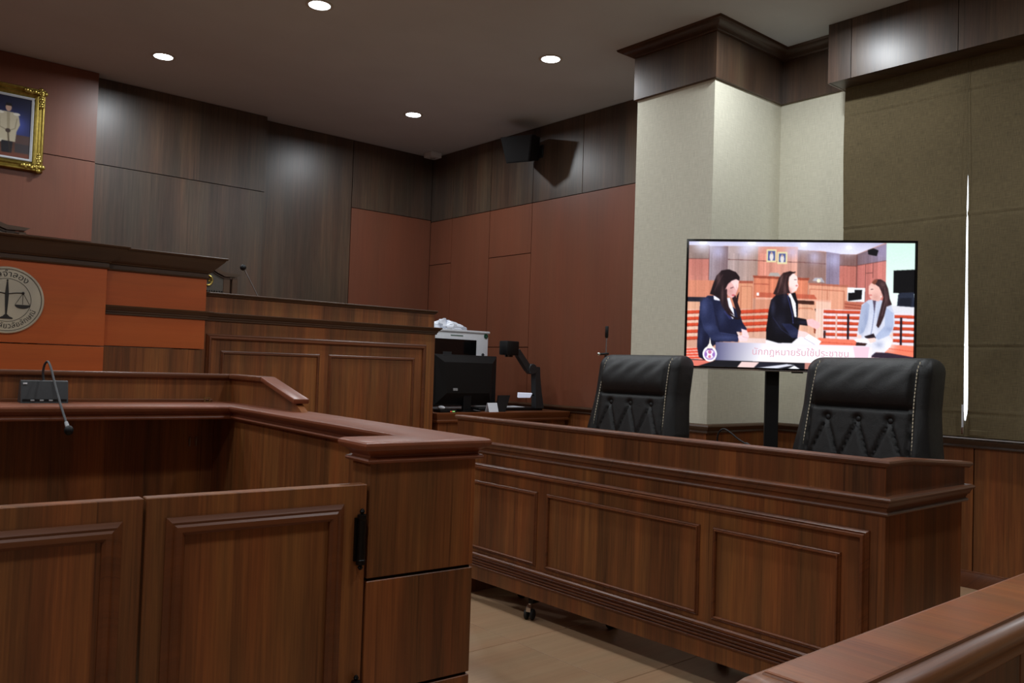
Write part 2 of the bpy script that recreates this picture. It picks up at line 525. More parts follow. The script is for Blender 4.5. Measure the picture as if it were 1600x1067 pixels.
def picture(name, paint, mat, origin, ux, uy, parent, world=False):
    """a grid whose points carry the painted colours; origin = top-left, ux across, uy downwards"""
    nx, ny = paint.nx, paint.ny
    px = paint.out()
    o = np.array(origin); ux = np.array(ux); uy = np.array(uy)
    I, J = np.meshgrid(np.arange(nx), np.arange(ny))
    co = o + (I / (nx - 1))[..., None] * ux + (J / (ny - 1))[..., None] * uy
    co = co.reshape(-1, 3)
    if world:
        r = parent
        while r.parent: r = r.parent
        co = co - np.array(r.location)
    idx = np.arange(nx * ny).reshape(ny, nx)
    q = np.stack([idx[:-1, :-1], idx[1:, :-1], idx[1:, 1:], idx[:-1, 1:]], -1).reshape(-1, 4)
    me = bpy.data.meshes.new(name)
    me.from_pydata(co.tolist(), [], q.tolist())
    at = me.color_attributes.new('Col', 'FLOAT_COLOR', 'POINT')
    c4 = np.ones((nx * ny, 4), np.float32); c4[:, :3] = px.reshape(-1, 3)
    at.data.foreach_set('color', c4.ravel())
    me.materials.append(M[mat])
    ob = bpy.data.objects.new(name, me); COL.objects.link(ob); ob.parent = parent
    return ob

# ------------------------------------------------------------------ room shell
XC = 0.84                      # axis of the room and of the judges' bench
XR, XL, YB, YR, H = 5.27, 2 * 0.84 - 5.27, 7.62, -2.6, 3.5
Y_RED, Y_MID = 7.38, 7.50

def panel(parent, x0, x1, y0, y1, z0, z1, mat, gap=0.0035, name='panel', axis='y'):
    """one wall panel, sunk joints all round"""
    if axis == 'y': return MB().box(x0 + gap, x1 - gap, y0, y1, z0 + gap, z1 - gap).build(name, mat, parent, world=True)
    return MB().box(x0, x1, y0 + gap, y1 - gap, z0 + gap, z1 - gap).build(name, mat, parent, world=True)

fl = struct(MB().box(XL - .1, XR + .15, YR - .1, YB + .15, -0.12, -0.003).build('floor', 'grout'), 'floor of wood-look stone tiles')
tile_me = MB().box(-0.2985, 0.2985, -0.2985, 0.2985, -0.006, 0.0, 0.0012, 1).mesh('floor_tile', 'tile')
nx0, ny0 = math.ceil((XL - 2.45) / .6), math.ceil((YR - 2.79) / .6)
for i in range(nx0, 20):
    for j in range(ny0, 20):
        cx, cy = 2.45 + .6 * i + .3, 2.79 + .6 * j + .3
        if cx > XR + .2 or cy > 5.9: continue
        t = bpy.data.objects.new('tile', tile_me); COL.objects.link(t); t.parent = fl; t.location = (cx, cy, 0)
struct(MB().box(XL - .1, XR + .15, YR - .1, YB + .15, H, H + .12).build('ceiling', 'ceiling'), 'flat painted ceiling')

# back wall, stepped, with sunk joints between its laminate panels
bw = MB()
bw.box(XL, XR + .12, YB + .018, YB + .15, 0, H)
bw.box(2 * XC - 3.28, 3.28, Y_MID + .018, YB + .02, 0, H)
bw.box(2 * XC - 1.776, 1.776, Y_RED + .018, Y_MID + .02, 0, H)
wb = struct(bw.build('wall_back', 'backing'), 'stepped back wall of grey and red-brown laminate panels')
for s in (1, -1):
    def mx(a, b): return (a, b) if s > 0 else (2 * XC - b, 2 * XC - a)
    a, b = mx(1.776, 3.28)
    panel(wb, a, b, Y_MID, Y_MID + .03, 2.78, H, 'grey_wood'); panel(wb, a, b, Y_MID, Y_MID + .03, 0.0, 2.78, 'grey_wood')
    a, b = mx(3.28, 4.272)
    panel(wb, a, b, YB, YB + .03, 0.0, H, 'grey_wood')
    a, b = mx(4.272, XR)
    panel(wb, a, b, YB, YB + .03, 2.80, H, 'grey_wood'); panel(wb, a, b, YB, YB + .03, 0.0, 2.80, 'red_wood')
for z0, z1 in ((0, 1.46), (1.46, 2.11), (2.11, 2.765), (2.765, H)):
    panel(wb, 2 * XC - 1.776, 1.776, Y_RED, Y_RED + .03, z0, z1, 'red_wood')

# right wall with a window opening
WY0, WY1, WZ0, WZ1 = 0.95, 2.70, 0.92, 3.12
rw = MB()
rw.box(XR + .018, XR + .14, WY1, YB + .15, 0, H)
rw.box(XR + .018, XR + .14, YR, WY0, 0, H)
rw.box(XR + .018, XR + .14, WY0, WY1, 0, WZ0)
rw.box(XR + .018, XR + .14, WY0, WY1, WZ1, H)
wr = struct(rw.build('wall_right', 'backing'), 'right wall of laminate panels, cream paper and wainscot')
for a, b in ((7.22, YB), (6.575, 7.22), (5.935, 6.575), (5.27, 5.935), (3.95, 5.27)):
    panel(wr, XR, XR + .03, a, b, 2.78, H, 'grey_wood', axis='x')
for a, b, zs in ((7.22, YB, (.84, 2.30, 2.78)), (6.575, 7.22, (.84, 2.78)), (5.935, 6.575, (.84, 1.40, 2.30, 2.78)), (3.95, 5.935, (.84, 2.78))):
    for z0, z1 in zip(zs[:-1], zs[1:]):
        panel(wr, XR, XR + .03, a, b, z0, z1, 'red_wood', axis='x')
for a, b in ((6.9, YB), (6.2, 6.9), (5.5, 6.2), (4.8, 5.5), (3.95, 4.8), (2.62, 3.287), (1.965, 2.62), (1.3, 1.965), (.65, 1.3), (0, .65), (-.65, 0), (-1.3, -.65), (-1.95, -1.3), (YR, -1.95)):
    panel(wr, XR, XR + .03, a, b, 0.09, .825, 'teak', axis='x')
MB().box(XR, XR + .03, WY1, 3.287, .86, 3.15).build('cream_panel', 'cream', wr, world=True)
MB().box(XR, XR + .03, YR, WY0, .86, H).build('cream_panel', 'cream', wr, world=True)

rail_prof = [(0, .815), (.012, .815), (.018, .822), (.016, .832), (.022, .84), (.034, .848), (.040, .86), (.036, .870), (.024, .876), (0, .876)]
tr = MB()
tr.sweep([(XR, YB), (XR, 3.95), (4.484, 3.95), (4.484, 3.287), (XR, 3.287), (XR, YR)], rail_prof, (0, 0, 1))
struct(tr.build('trim_1', 'mould_dark', smooth=30), 'wainscot cap rail')
bp = [(0, 0), (.014, 0), (.014, .085), (.010, .092), (.010, .096), (0, .1)]
struct(MB().sweep([(XR, YB), (XR, 3.95), (4.484, 3.95), (4.484, 3.287), (XR, 3.287), (XR, YR)], bp, (0, 0, 1)).build('baseboard_right', 'mould', smooth=30), 'dark baseboard')

# structural column
co = struct(MB().box(4.484, XR + .1, 3.287, 3.95, .85, 3.2).build('wall_column', 'cream'), 'square column papered in cream')
MB().box(4.484, 4.50, 3.29, 3.947, .09, .82, 0.001, 1).build('wainscot_panel', 'teak', co)
MB().box(4.49, XR, 3.287, 3.31, .09, .82, 0.001, 1).build('wainscot_panel', 'teak', co)
MB().box(4.49, XR, 3.93, 3.95, .09, .82, 0.001, 1).build('wainscot_panel', 'teak', co)
MB().box(4.505, XR, 3.30, 3.94, 0, .86).build('core', 'backing', co)
cpath = [(XR, 3.95, 0), (4.484, 3.95, 0), (4.484, 3.287, 0), (XR, 3.287, 0), (XR, 2.60, 0)]
MB().sweep(cpath, [(-.02, 3.135), (.016, 3.135), (.020, 3.139), (.020, 3.47), (-.02, 3.47)], (0, 0, 1)).build('wood_band', 'grey_wood', co)
MB().sweep(cpath, [(-.02, 3.44), (.026, 3.44), (.030, 3.448), (.036, 3.452), (.056, 3.458), (.078, 3.470), (.094, 3.482), (.108, 3.486), (.116, 3.499), (-.02, 3.499)], (0, 0, 1)).build('crown_moulding', 'mould_dark', co, smooth=25)

# pelmet above the blinds
pe = struct(MB().box(5.03, XR + .02, YR, 2.785, 3.12, H).build('trim_2', 'backing'), 'boxed pelmet of grey laminate above the blinds')
pj = [2.79, 2.635, 1.988, 1.34, .69, .04, -.61, -1.26, -1.91, YR]
for a, b in zip(pj[1:], pj[:-1]):
    panel(pe, 5.014, 5.035, a, b, 3.112, H, 'grey_wood', gap=.002, axis='x')
MB().box(5.016, XR, 2.78, 2.792, 3.112, H).build('end_panel', 'grey_wood', pe)
MB().box(5.03, XR, YR, 2.78, 3.114, 3.122).build('soffit_board', 'grey_wood', pe)

# window behind the blinds
wn = struct(MB().box(XR + .06, XR + .11, WY0, WY0 + .05, WZ0, WZ1).box(XR + .06, XR + .11, WY1 - .05, WY1, WZ0, WZ1).box(XR + .06, XR + .11, WY0 + .05, WY1 - .05, WZ0, WZ0 + .05).box(XR + .06, XR + .11, WY0 + .05, WY1 - .05, WZ1 - .05, WZ1).build('window_1', 'grey_plastic'), 'aluminium framed window behind the blinds')
MB().box(XR + .082, XR + .088, WY0 + .04, WY1 - .04, WZ0 + .04, WZ1 - .04).build('pane', 'glass', wn)

# rest of the room behind and beside the camera
struct(MB().box(XL - .14, XL, YR - .1, YB + .15, 0, H).build('wall_left', 'red_wood'), 'left wall')
struct(MB().box(XL - .1, XR + .15, YR - .14, YR, 0, H).build('wall_rear', 'plain_wall'), 'rear wall')
struct(MB().box(-2.02, 3.70, 5.46, Y_RED + .02, 0.0, 0.60).build('floor_dais', 'teak'), 'raised dais behind the bench')

# ------------------------------------------------------------------ ceiling downlights
def downlight(loc):
    r = thing('ceiling_downlight', 'round recessed white downlight glowing in the ceiling', 'downlight', (loc[0], loc[1], H), 0, 'recessed ceiling downlights')
    MB().lathe([(.068, .001), (.088, .001), (.090, -.003), (.082, -.006), (.069, -.005)], (0, 0, 0), 32).build('trim_ring', 'trim_white', r, smooth=40)
    MB().lathe([(.0001, -.003), (.070, -.003), (.070, .001), (.0001, .001)], (0, 0, 0), 32).build('diffuser', 'led', r)
    return r
LIGHTS = [(2.46, 4.90), (2.03, 6.60), (4.15, 4.52), (4.21, 6.43), (4.34, 2.72), (2.2, 2.75), (0.0, 4.85), (-.15, 6.60), (-2.3, 4.85), (-2.3, 6.6), (0.0, 2.75), (-2.3, 2.75),
          (4.3, .7), (2.15, .7), (0.0, .7), (-2.3, .7)]
DL = {0: 'glowing round downlight in the open ceiling over the judges bench front, farthest from any wall',
      1: 'glowing round downlight close to the back wall, beside the framed portrait',
      2: 'glowing round downlight between the wall speaker and the cream column',
      3: 'glowing round downlight nearest the corner sensor'}
dl0 = downlight(LIGHTS[0])
for i, p in enumerate(LIGHTS):
    d = dl0 if i == 0 else copy_tree(dl0)
    d.location = (p[0], p[1], H)
    d['label'] = 'round recessed white downlight elsewhere in the ceiling, away from the back wall corner' if i not in DL else DL[i]
for i, p in enumerate(LIGHTS):
    ld = bpy.data.lights.new('downlight_lamp', 'AREA')
    ld.shape = 'DISK'; ld.size = 0.13; ld.spread = math.radians(172); ld.energy = SPOT_W; ld.color = SPOT_COL
    lo = bpy.data.objects.new('downlight_lamp', ld); COL.objects.link(lo)
    lo.location = (p[0], p[1], H - .012)

# ------------------------------------------------------------------ panel frame moulding
def frame_prof(wd, h):
    return [(-wd / 2, 0), (-wd / 2, h * .55), (-wd * .32, h), (-wd * .05, h * .95), (wd * .08, h * .6), (wd * .22, h * .75), (wd * .36, h * .5), (wd / 2, h * .3), (wd / 2, 0)]
def frame(name, mat, parent, corners, normal, wd, h, world=True):
    return MB().sweep(corners, frame_prof(wd, h), normal, closed=True).build(name, mat, parent, smooth=25, world=world)

# ------------------------------------------------------------------ judges' bench
jb = thing('judges_bench', 'long wooden judges bench with orange raised centre and crown cornice', 'bench', (XC, 5.3, 0))
R_ = lambda a: 2 * XC - a
for s in (1, -1):
    q = (lambda a, b: (a, b)) if s > 0 else (lambda a, b: (R_(b), R_(a)))
    a, b = q(1.90, 3.744)
    MB().box(a, b, 5.30, 5.42, 0.0, 1.445, .002, 1).build('wing_panel', 'teak', jb, world=True)
    MB().box(a, b, 5.318, 5.39, 1.48, 1.605, .002, 1).build('lip_board', 'teak', jb, world=True)
    MB().stack([(a, 5.318), (b, 5.318), (b, 5.39), (a, 5.39)], [(1.594, 0.0), (1.596, .008), (1.604, .010), (1.608, .016), (1.617, .020), (1.622, .015)]).build('lip_cap', 'mould_dark', jb, smooth=30, world=True)
    ex = b if s > 0 else a
    MB().box(ex - .06 * (s > 0), ex + .06 * (s < 0), 5.41, 6.3, 0.0, 1.445, .002, 1).build('side_panel', 'teak', jb, world=True)
    MB().box(a, b, 5.40, 6.0, 1.33, 1.36).build('worktop', 'teak_x', jb, world=True)
    n = (0, -1, 0)
    def rect(x0, x1, z0, z1, y): return [(x0, y, z0), (x1, y, z0), (x1, y, z1), (x0, y, z1)]
    for nm, x0, x1, z0, z1, wd, hh in (('outer_frame', 1.985, 3.645, .18, 1.338, .034, .018), ('inner_frame', 2.076, 2.757, .27, 1.240, .020, .010), ('inner_frame', 2.847, 3.548, .27, 1.240, .020, .010)):
        x0, x1 = q(x0, x1)
        frame(nm, 'mould', jb, rect(x0, x1, z0, z1, 5.30), n, wd, hh)
corn = [(-.02, 1.436), (.006, 1.436), (.010, 1.440), (.010, 1.449), (.016, 1.453), (.016, 1.461), (.024, 1.466), (.030, 1.474), (.038, 1.480), (.040, 1.487), (.034, 1.491), (-.02, 1.491)]
MB().sweep([(1.337, 5.24, 0), (1.936, 5.24, 0), (1.936, 5.30, 0), (3.744, 5.30, 0), (3.744, 6.0, 0)], corn, (0, 0, 1)).build('cornice', 'mould_dark', jb, smooth=25, world=True)
MB().sweep([(R_(3.744), 6.0, 0), (R_(3.744), 5.30, 0), (R_(1.936), 5.30, 0), (R_(1.936), 5.24, 0), (R_(1.337), 5.24, 0)], corn, (0, 0, 1)).build('cornice', 'mould_dark', jb, smooth=25, world=True)
MB().box(R_(1.936), 1.936, 5.24, 5.52, 1.254, 1.74, .0015, 1).build('centre_panel', 'orange_wood', jb, world=True)
MB().box(R_(1.93), 1.93, 5.243, 5.52, 0.0, 1.248, .0015, 1).build('centre_base', 'teak', jb, world=True)
MB().box(R_(1.337), 1.337, 5.18, 5.30, 1.250, 1.74, .0015, 1).build('emblem_panel', 'orange_wood', jb, world=True)
MB().box(R_(1.337), 1.337, 5.18, 5.30, 0.0, 1.244, .0015, 1).build('emblem_panel', 'orange_wood', jb, world=True)
MB().stack([(R_(1.936), 5.24), (R_(1.337), 5.24), (R_(1.337), 5.18), (1.337, 5.18), (1.337, 5.24), (1.936, 5.24), (1.936, 5.55), (R_(1.936), 5.55)],
           [(1.694, 0), (1.696, .010), (1.702, .012), (1.705, .007), (1.728, .007), (1.731, .016), (1.737, .018), (1.742, .026), (1.758, .040), (1.782, .062), (1.800, .080), (1.812, .086), (1.814, .094), (1.823, .098), (1.827, .094)]).build('crown_cornice', 'mould_dark', jb, smooth=25, world=True)

# court seal on the bench
sl = thing('court_seal', 'round brushed metal seal with scales of justice on the bench front', 'seal', (XC, 5.18, 1.477))
MB().lathe([(.0001, .001), (.180, .001), (.180, -.010), (.176, -.014), (.170, -.014), (.168, -.011), (.0001, -.011)], (0, 0, 0), 72, 'y').build('disc', 'brushed', sl, smooth=30)
for r0 in (.1655, .1155):
    MB().lathe([(r0 - .0012, -.0105), (r0 - .0012, -.0122), (r0 + .0012, -.0122), (r0 + .0012, -.0105)], (0, 0, 0), 72, 'y').build('ring_line', 'thai_ink', sl)
sc = MB()
def flat(pts, d=.0035):
    sc.extr(pts, 'y', -.0105 - d, -.0105)
flat([(-.003, .100), (.003, .100), (.007, .055), (.009, .03), (.007, -.02), (.004, -.075), (.016, -.088), (.032, -.095), (.032, -.101), (-.032, -.101), (-.032, -.095), (-.016, -.088), (-.004, -.075), (-.007, -.02), (-.009, .03), (-.007, .055)])
sc.ball((0, -.012, .106), .005, 10, 6)
for s in (1, -1):
    path = [(s * (.006 + .07 * t), -.0125, .034 + .004 * math.sin(t * 3.1) * 1.0 + .008 * t * t) for t in [i / 8 for i in range(9)]]
    sc.tube(path, .0028, 6)
    ax_, az = s * .076, .042
    sc.ball((ax_, -.0125, az), .0075, 10, 6)
    for dx in (-.034, 0, .034):
        sc.tube([(ax_, -.0125, az), (ax_ + dx, -.0125, -.020)], .0011, 5)
    pan = [(ax_ - .037, -.020)] + [(ax_ + .037 * math.cos(t), -.020 + .021 * math.sin(t)) for t in [math.pi + math.pi * i / 14 for i in range(15)]] + [(ax_ + .037, -.020)]
    flat([(x, z - .002) for x, z in pan[1:-1]])
sc.build('scales_of_justice', 'thai_ink', sl, smooth=40)
def arc_text(body, size, rad, top):
    vs, fs = text_mesh(body, size)
    mb = MB(); out = []
    for x, y, z in vs:
        if top:
            a = math.pi / 2 - x / rad; rr = rad + y
        else:
            a = -math.pi / 2 + x / rad; rr = rad - y
        out.append((rr * math.cos(a), -.0122, rr * math.sin(a)))
    mb.add(out, fs)
    return mb.build('lettering', 'thai_ink', sl)
arc_text('ศาลจำลอง', .046, .126, True)
arc_text('มหาวิทยาลัยวลัยลักษณ์', .040, .152, False)

# ------------------------------------------------------------------ clerk's side table between bench and wall
ct = thing('clerk_table', 'plain wooden side table between the bench end and the panelled wall', 'table', (4.5, 5.32, 0))
MB().stack([(3.81, 5.325), (5.225, 5.325), (5.225, 6.3), (3.81, 6.3)], [(.752, 0), (.755, .008), (.768, .010), (.775, .004), (.795, .010), (.815, .016), (.826, .016), (.830, .010)]).build('tabletop', 'mould', ct, smooth=30, world=True)
MB().box(3.83, 5.215, 5.345, 5.375, .02, .755, .002, 1).build('front_panel', 'teak', ct, world=True)
for x in (3.83, 5.19):
    MB().box(x, x + .03, 5.375, 6.27, 0, .755, .002, 1).build('side_panel', 'teak', ct, world=True)

# ------------------------------------------------------------------ counsel desk
dk = thing('counsel_desk', 'long panelled wooden counsel desk facing the witness stand', 'desk', (3.0, 2.4, 0))
DY0, DY1 = 1.262, 3.56
MB().box(2.683, 2.712, DY0, DY1, .113, .770, .002, 1).build('front_panel', 'teak', dk, world=True)
MB().box(2.712, 3.290, DY0 + .004, DY0 + .034, .02, .770, .002, 1).build('end_panel', 'teak', dk, world=True)
MB().box(2.76, 3.255, DY1 - .034, DY1 - .004, .0, .770, .002, 1).build('end_panel', 'teak', dk, world=True)
MB().stack([(2.683, DY0), (3.305, DY0), (3.305, DY1), (2.683, DY1)], [(.760, 0), (.762, .007), (.767, .010), (.772, .008), (.775, .003), (.778, .003), (.786, .006), (.790, .006), (.790, .012), (.797, .014), (.806, .019), (.809, .019), (.809, .024), (.815, .027), (.821, .024), (.824, .018)]).build('worktop', 'mould', dk, smooth=24, world=True)
MB().box(2.678, 2.704, DY0, DY1, .822, .928, .0015, 1).build('lip_board', 'teak', dk, world=True)
capp = [(-.030, 0), (.008, 0), (.010, .005), (.016, .008), (.020, .014), (.018, .020), (.010, .023), (-.034, .023), (-.038, .014), (-.034, .004)]
MB().sweep([(2.678, DY1, .919), (2.678, DY0, .919), (2.83, DY0, .919)], capp, (0, 0, 1)).build('lip_cap', 'mould', dk, smooth=30, world=True)
MB().extr([(2.70, .822), (3.30, .822), (3.30, .886), (2.83, .926), (2.70, .926)], 'y', DY0 + .0005, DY0 + .026).build('side_lip_board', 'teak', dk, world=True)
a0, a1 = Vector((2.82, 0, .920)), Vector((3.325, 0, .884))
sc_ = MB().sweep([(a0.x, DY0, a0.z), (a1.x, DY0, a1.z)], capp, Vector((a1.z - a0.z, 0, -(a1.x - a0.x))).normalized() * -1)
sc_.build('side_lip_cap', 'mould', dk, smooth=30, world=True)
def yrect(y0, y1, z0, z1, x): return [(x, y1, z0), (x, y0, z0), (x, y0, z1), (x, y1, z1)]
frame('outer_frame', 'mould', dk, yrect(1.328, 3.51, .238, .692, 2.683), (-1, 0, 0), .030, .017)
for y0, y1 in ((2.925, 3.43), (1.992, 2.845), (1.418, 1.915)):
    frame('inner_frame', 'mould', dk, yrect(y0, y1, .279, .610, 2.683), (-1, 0, 0), .016, .012)
for zz in (.186, .199, .212):
    MB().sweep([(2.683, DY1, zz), (2.683, DY0, zz), (3.25, DY0, zz)], [(0, -.005), (.005, -.005), (.008, -.002), (.008, .002), (.005, .005), (0, .005)], (0, 0, 1)).build('base_bead', 'mould', dk, smooth=40, world=True)

# ------------------------------------------------------------------ witness stand (own frame: x to the right, y away; origin at front right corner)
ws = thing('witness_stand', 'wooden witness stand enclosure with half doors, corner posts and broad moulded rail', 'witness stand', (1.475, 1.83, 0), math.radians(-3.5))
WL = -1.77
cap_poly = [(-.340, .028), (-.006, .028), (-.006, 2.03), (WL + .006, 2.03), (WL + .006, .028), (WL + .340, .028), (WL + .340, .135), (WL + .135, .135), (WL + .135, 1.70), (-.135, 1.70), (-.135, .135), (-.340, .135)]
MB().stack(cap_poly, [(.940, 0), (.940, .006), (.943, .012), (.948, .0145), (.953, .012), (.9555, .005), (.9575, .002), (.960, .002), (.964, .005), (.970, .011), (.9745, .018), (.976, .018), (.976, .024), (.982, .028), (.988, .0295), (.994, .028), (.998, .023), (1.0, .016)]).build('moulded_rail', 'top_red', ws, smooth=24)
for x0, x1 in ((-.338, -.008), (WL + .008, WL + .338)):
    for z0, z1 in ((0.0, .339), (.347, .637), (.645, .946)):
        MB().box(x0, x1, .03, .133, z0, z1, .0015, 1).build('post_block', 'teak', ws)
    MB().box(x0 + .006, x1 - .006, .038, .127, 0, .94).build('post_core', 'backing', ws)
for x0, x1 in ((-.125, -.012), (WL + .012, WL + .125)):
    MB().box(x0, x1, .134, 2.02, 0.0, .946, .0015, 1).build('side_panel', 'teak', ws)
MB().box(WL + .125, -.125, 1.985, 2.02, 0.0, .946, .0015, 1).build('back_panel', 'teak', ws)
MB().box(WL + .125, -.125, 1.70, 1.99, .10, .13).build('shelf', 'teak_x', ws)
for dx in (0, .028):
    MB().box(-.235 + dx, -.231 + dx, 1.965, 1.985, .80, .84, .001, 1).build('pull_handle', 'steel', ws)
# raised lip round the worktop with a sloping end
MB().box(WL + .006, -.04, 1.992, 2.022, .998, 1.108, .001, 1).build('lip_board', 'teak', ws)
MB().box(WL, -.0, 1.976, 2.040, 1.106, 1.128, .006, 2).build('lip_cap', 'mould', ws, smooth=30)
for s, xx in ((1, -.036), (-1, WL + .036)):
    MB().extr([(2.02, .998), (2.02, 1.108), (1.57, 1.108), (1.235, 1.036), (1.16, .998)], 'x', xx - .014, xx + .014).build('side_lip_board', 'teak', ws)
    MB().box(xx - .033, xx + .033, 1.565, 1.98, 1.106, 1.128, .006, 2).build('side_lip_cap', 'mould', ws, smooth=30)
    d = math.atan2(1.106 - 1.036, 1.57 - 1.235); ln = math.hypot(.07, .335)
    b = MB().box(-.033, .033, -ln - .03, .004, 0, .020, .005, 2)
    b.xf(Matrix.Translation((xx, 1.568, 1.107)) @ Matrix.Rotation(d, 4, 'X')).build('side_lip_cap', 'top_red', ws, smooth=30)
MB().box(WL + .15, -.14, 1.968, 1.992, 1.0, 1.012, .002, 1).build('cable_trunking', 'mould', ws)
# half doors
for k, (x0, x1) in enumerate(((-.882, -.345), (WL + .345, -.888))):
    dr = MB().box(x0, x1, .03, .068, .06, .888, .002, 1).build('door', 'teak', ws)
    fx0, fx1 = x0 + .062, x1 - .085
    if k: fx0, fx1 = x0 + .085, x1 - .062
    frame('panel_moulding', 'mould', dr, [(fx0, .03, .16), (fx1, .03, .16), (fx1, .03, .822), (fx0, .03, .822)], (0, -1, 0), .040, .014, world=False)
    hx = x1 - .018 if k == 0 else x0 + .018
    for hz in (.75, .33):
        hg = MB().lathe([(.0001, -.078), (.004, -.076), (.007, -.071), (.004, -.066), (.012, -.063), (.012, -.052), (.0105, -.050), (.0105, .050), (.012, .052), (.012, .063), (.004, .066), (.007, .071), (.004, .077), (.0001, .079)], (hx, .019, hz), 14)
        hg.box(hx - .016, hx + .016, .024, .031, hz - .055, hz + .055)
        hg.build('hinge', 'iron', dr, smooth=35)

# conference microphone on the witness counter
def at_ws(x, y, z):
    a = math.radians(-3.5)
    return (1.475 + x * math.cos(a) - y * math.sin(a), 1.83 + x * math.sin(a) + y * math.cos(a), z)
wm = thing('conference_microphone', 'charcoal desk microphone unit with drooping gooseneck on the witness stand rail', 'microphone', at_ws(-.835, 1.90, 1.0), math.radians(-3.5))
MB().extr([(-.052, 0), (.050, 0), (.046, .012), (.012, .084), (-.018, .090), (-.030, .086), (-.050, .010)], 'x', -.083, .083).build('base_unit', 'dark_plastic', wm, smooth=20)
MB().box(-.078, .078, -.0515, -.046, .006, .016).build('button_strip', 'black_plastic', wm)
for bx in (-.05, -.018, .014):
    MB().box(bx, bx + .014, -.0545, -.048, .008, .014, .001, 1).build('button', 'grey_plastic', wm)
MB().box(-.076, -.062, -.0385, -.0300, .074, .080).build('label_plate', 'white_plastic', wm)
gp = [(.0, .0, .085), (-.004, .0, .12), (-.002, -.012, .15), (.004, -.035, .165), (.008, -.06, .158), (.012, -.10, .13), (.018, -.17, .07), (.026, -.26, .0), (.034, -.34, -.058)]
def smooth_path(p, n=5):
    P = [Vector(q) for q in p]; out = []
    for i in range(len(P) - 1):
        a, b, c, d = P[max(i - 1, 0)], P[i], P[i + 1], P[min(i + 2, len(P) - 1)]
        for k in range(n):
            t = k / n
            out.append(0.5 * ((2 * b) + (c - a) * t + (2 * a - 5 * b + 4 * c - d) * t * t + (3 * b - a - 3 * c + d) * t ** 3))
    out.append(P[-1]); return out
MB().tube(smooth_path(gp), .0045, 8).build('gooseneck', 'dark_plastic', wm, smooth=60)
MB().tube([(.0335, -.337, -.056), (.035, -.350, -.066), (.036, -.358, -.072)], [.0065, .0075, .0065], 10).build('collar', 'grey_plastic', wm, smooth=60)
MB().ball((.038, -.372, -.083), .016, 14, 10, (1, 1, 1.15)).build('windscreen', 'black_plastic', wm, smooth=60)

cc = thing('cable_clip', 'tiny pale square cable clip at the corner of the witness counter', 'clip', at_ws(-.17, 1.952, 1.0), math.radians(-3.5))
MB().sweep([(-.011, 0, .002), (.011, 0, .002), (.011, 0, .020), (-.011, 0, .020)], [(-.002, -.003), (.002, -.003), (.002, .003), (-.002, .003)], (0, 1, 0), closed=True).build('clip_frame', 'brass', cc)
MB().box(-.012, .012, -.003, .003, .001, .0035).build('clip_foot', 'brass', cc)

# ------------------------------------------------------------------ gallery bar in the foreground
br = thing('gallery_bar', 'polished wooden gallery railing with rounded cap running to the right wall', 'railing', (1.0, .51, 0))
bar_poly = [(.890, .468), (5.235, .468), (5.235, .562), (.890, .562)]
MB().stack(bar_poly, [(.792, -.012), (.794, .004), (.800, .016), (.810, .026), (.820, .0285), (.830, .026), (.840, .016), (.8455, .005), (.8455, .0015), (.848, .0)]).build('rounded_edge', 'bar_edge', br, smooth=50, world=True)
MB().stack(bar_poly, [(.846, -.001), (.8488, -.0005), (.8502, -.003)]).build('cap_top', 'bar_top', br, world=True)
xs = [.905, 1.50, 2.12, 2.74, 3.36, 3.98, 4.60, 5.23]
for a, b in zip(xs[:-1], xs[1:]):
    MB().box(a + .002, b - .002, .486, .530, .0, .794, .0015, 1).build('panel', 'teak', br, world=True)
MB().box(.915, 5.22, .492, .524, .0, .79).build('core', 'backing', br, world=True)

# ------------------------------------------------------------------ executive chairs behind the counsel desk (own frame: front is -x)
def chair_back_front(y, z):
    """depth added to the front of the backrest"""
    d = 0.0
    ay = abs(y)
    inner = 1 / (1 + math.exp((ay - .220) / .006))
    if z > 1.055:
        t = (z - 1.055) / .20
        d += inner * (.034 * math.sin(math.pi * min(1, max(0, t)) ** .8) + .004)
        d += inner * .0035 * math.sin(y * 55 + 3 * math.sin(z * 21)) * math.exp(-((z - 1.20) / .06) ** 2)
    else:
        g = 1.0
        rows = [(1.005, (-.14, 0.0, .14)), (.835, (-.21, -.07, .07, .21)), (.665, (-.14, 0.0, .14)), (.495, (-.21, -.07, .07, .21))]
        crease = 0.0
        for (z1, ys1), (z2, ys2) in zip(rows[:-1], rows[1:]):
            for a in ys1:
                for b in ys2:
                    if abs(abs(a - b) - .07) > .005: continue
                    if z2 - .01 <= z <= z1 + .01:
                        t = (z1 - z) / (z1 - z2); yl = a + (b - a) * t
                        crease = max(crease, .8 * math.exp(-((y - yl) / .0065) ** 2))
        for zr, ysr in rows:
            for a in ysr:
                crease = max(crease, 1.25 * math.exp(-((y - a) ** 2 + (z - zr) ** 2) / .016 ** 2))
        d += inner * (.016 - .020 * crease)
    d -= .018 * math.exp(-((z - 1.055) / .007) ** 2) * inner
    d -= .008 * math.exp(-((ay - .225) / .005) ** 2)
    d += .016 * math.exp(-((ay - .255) / .020) ** 2)
    return d
for_chair_lift = .026
def back_center(z): return .335 + (z - .48) * .17
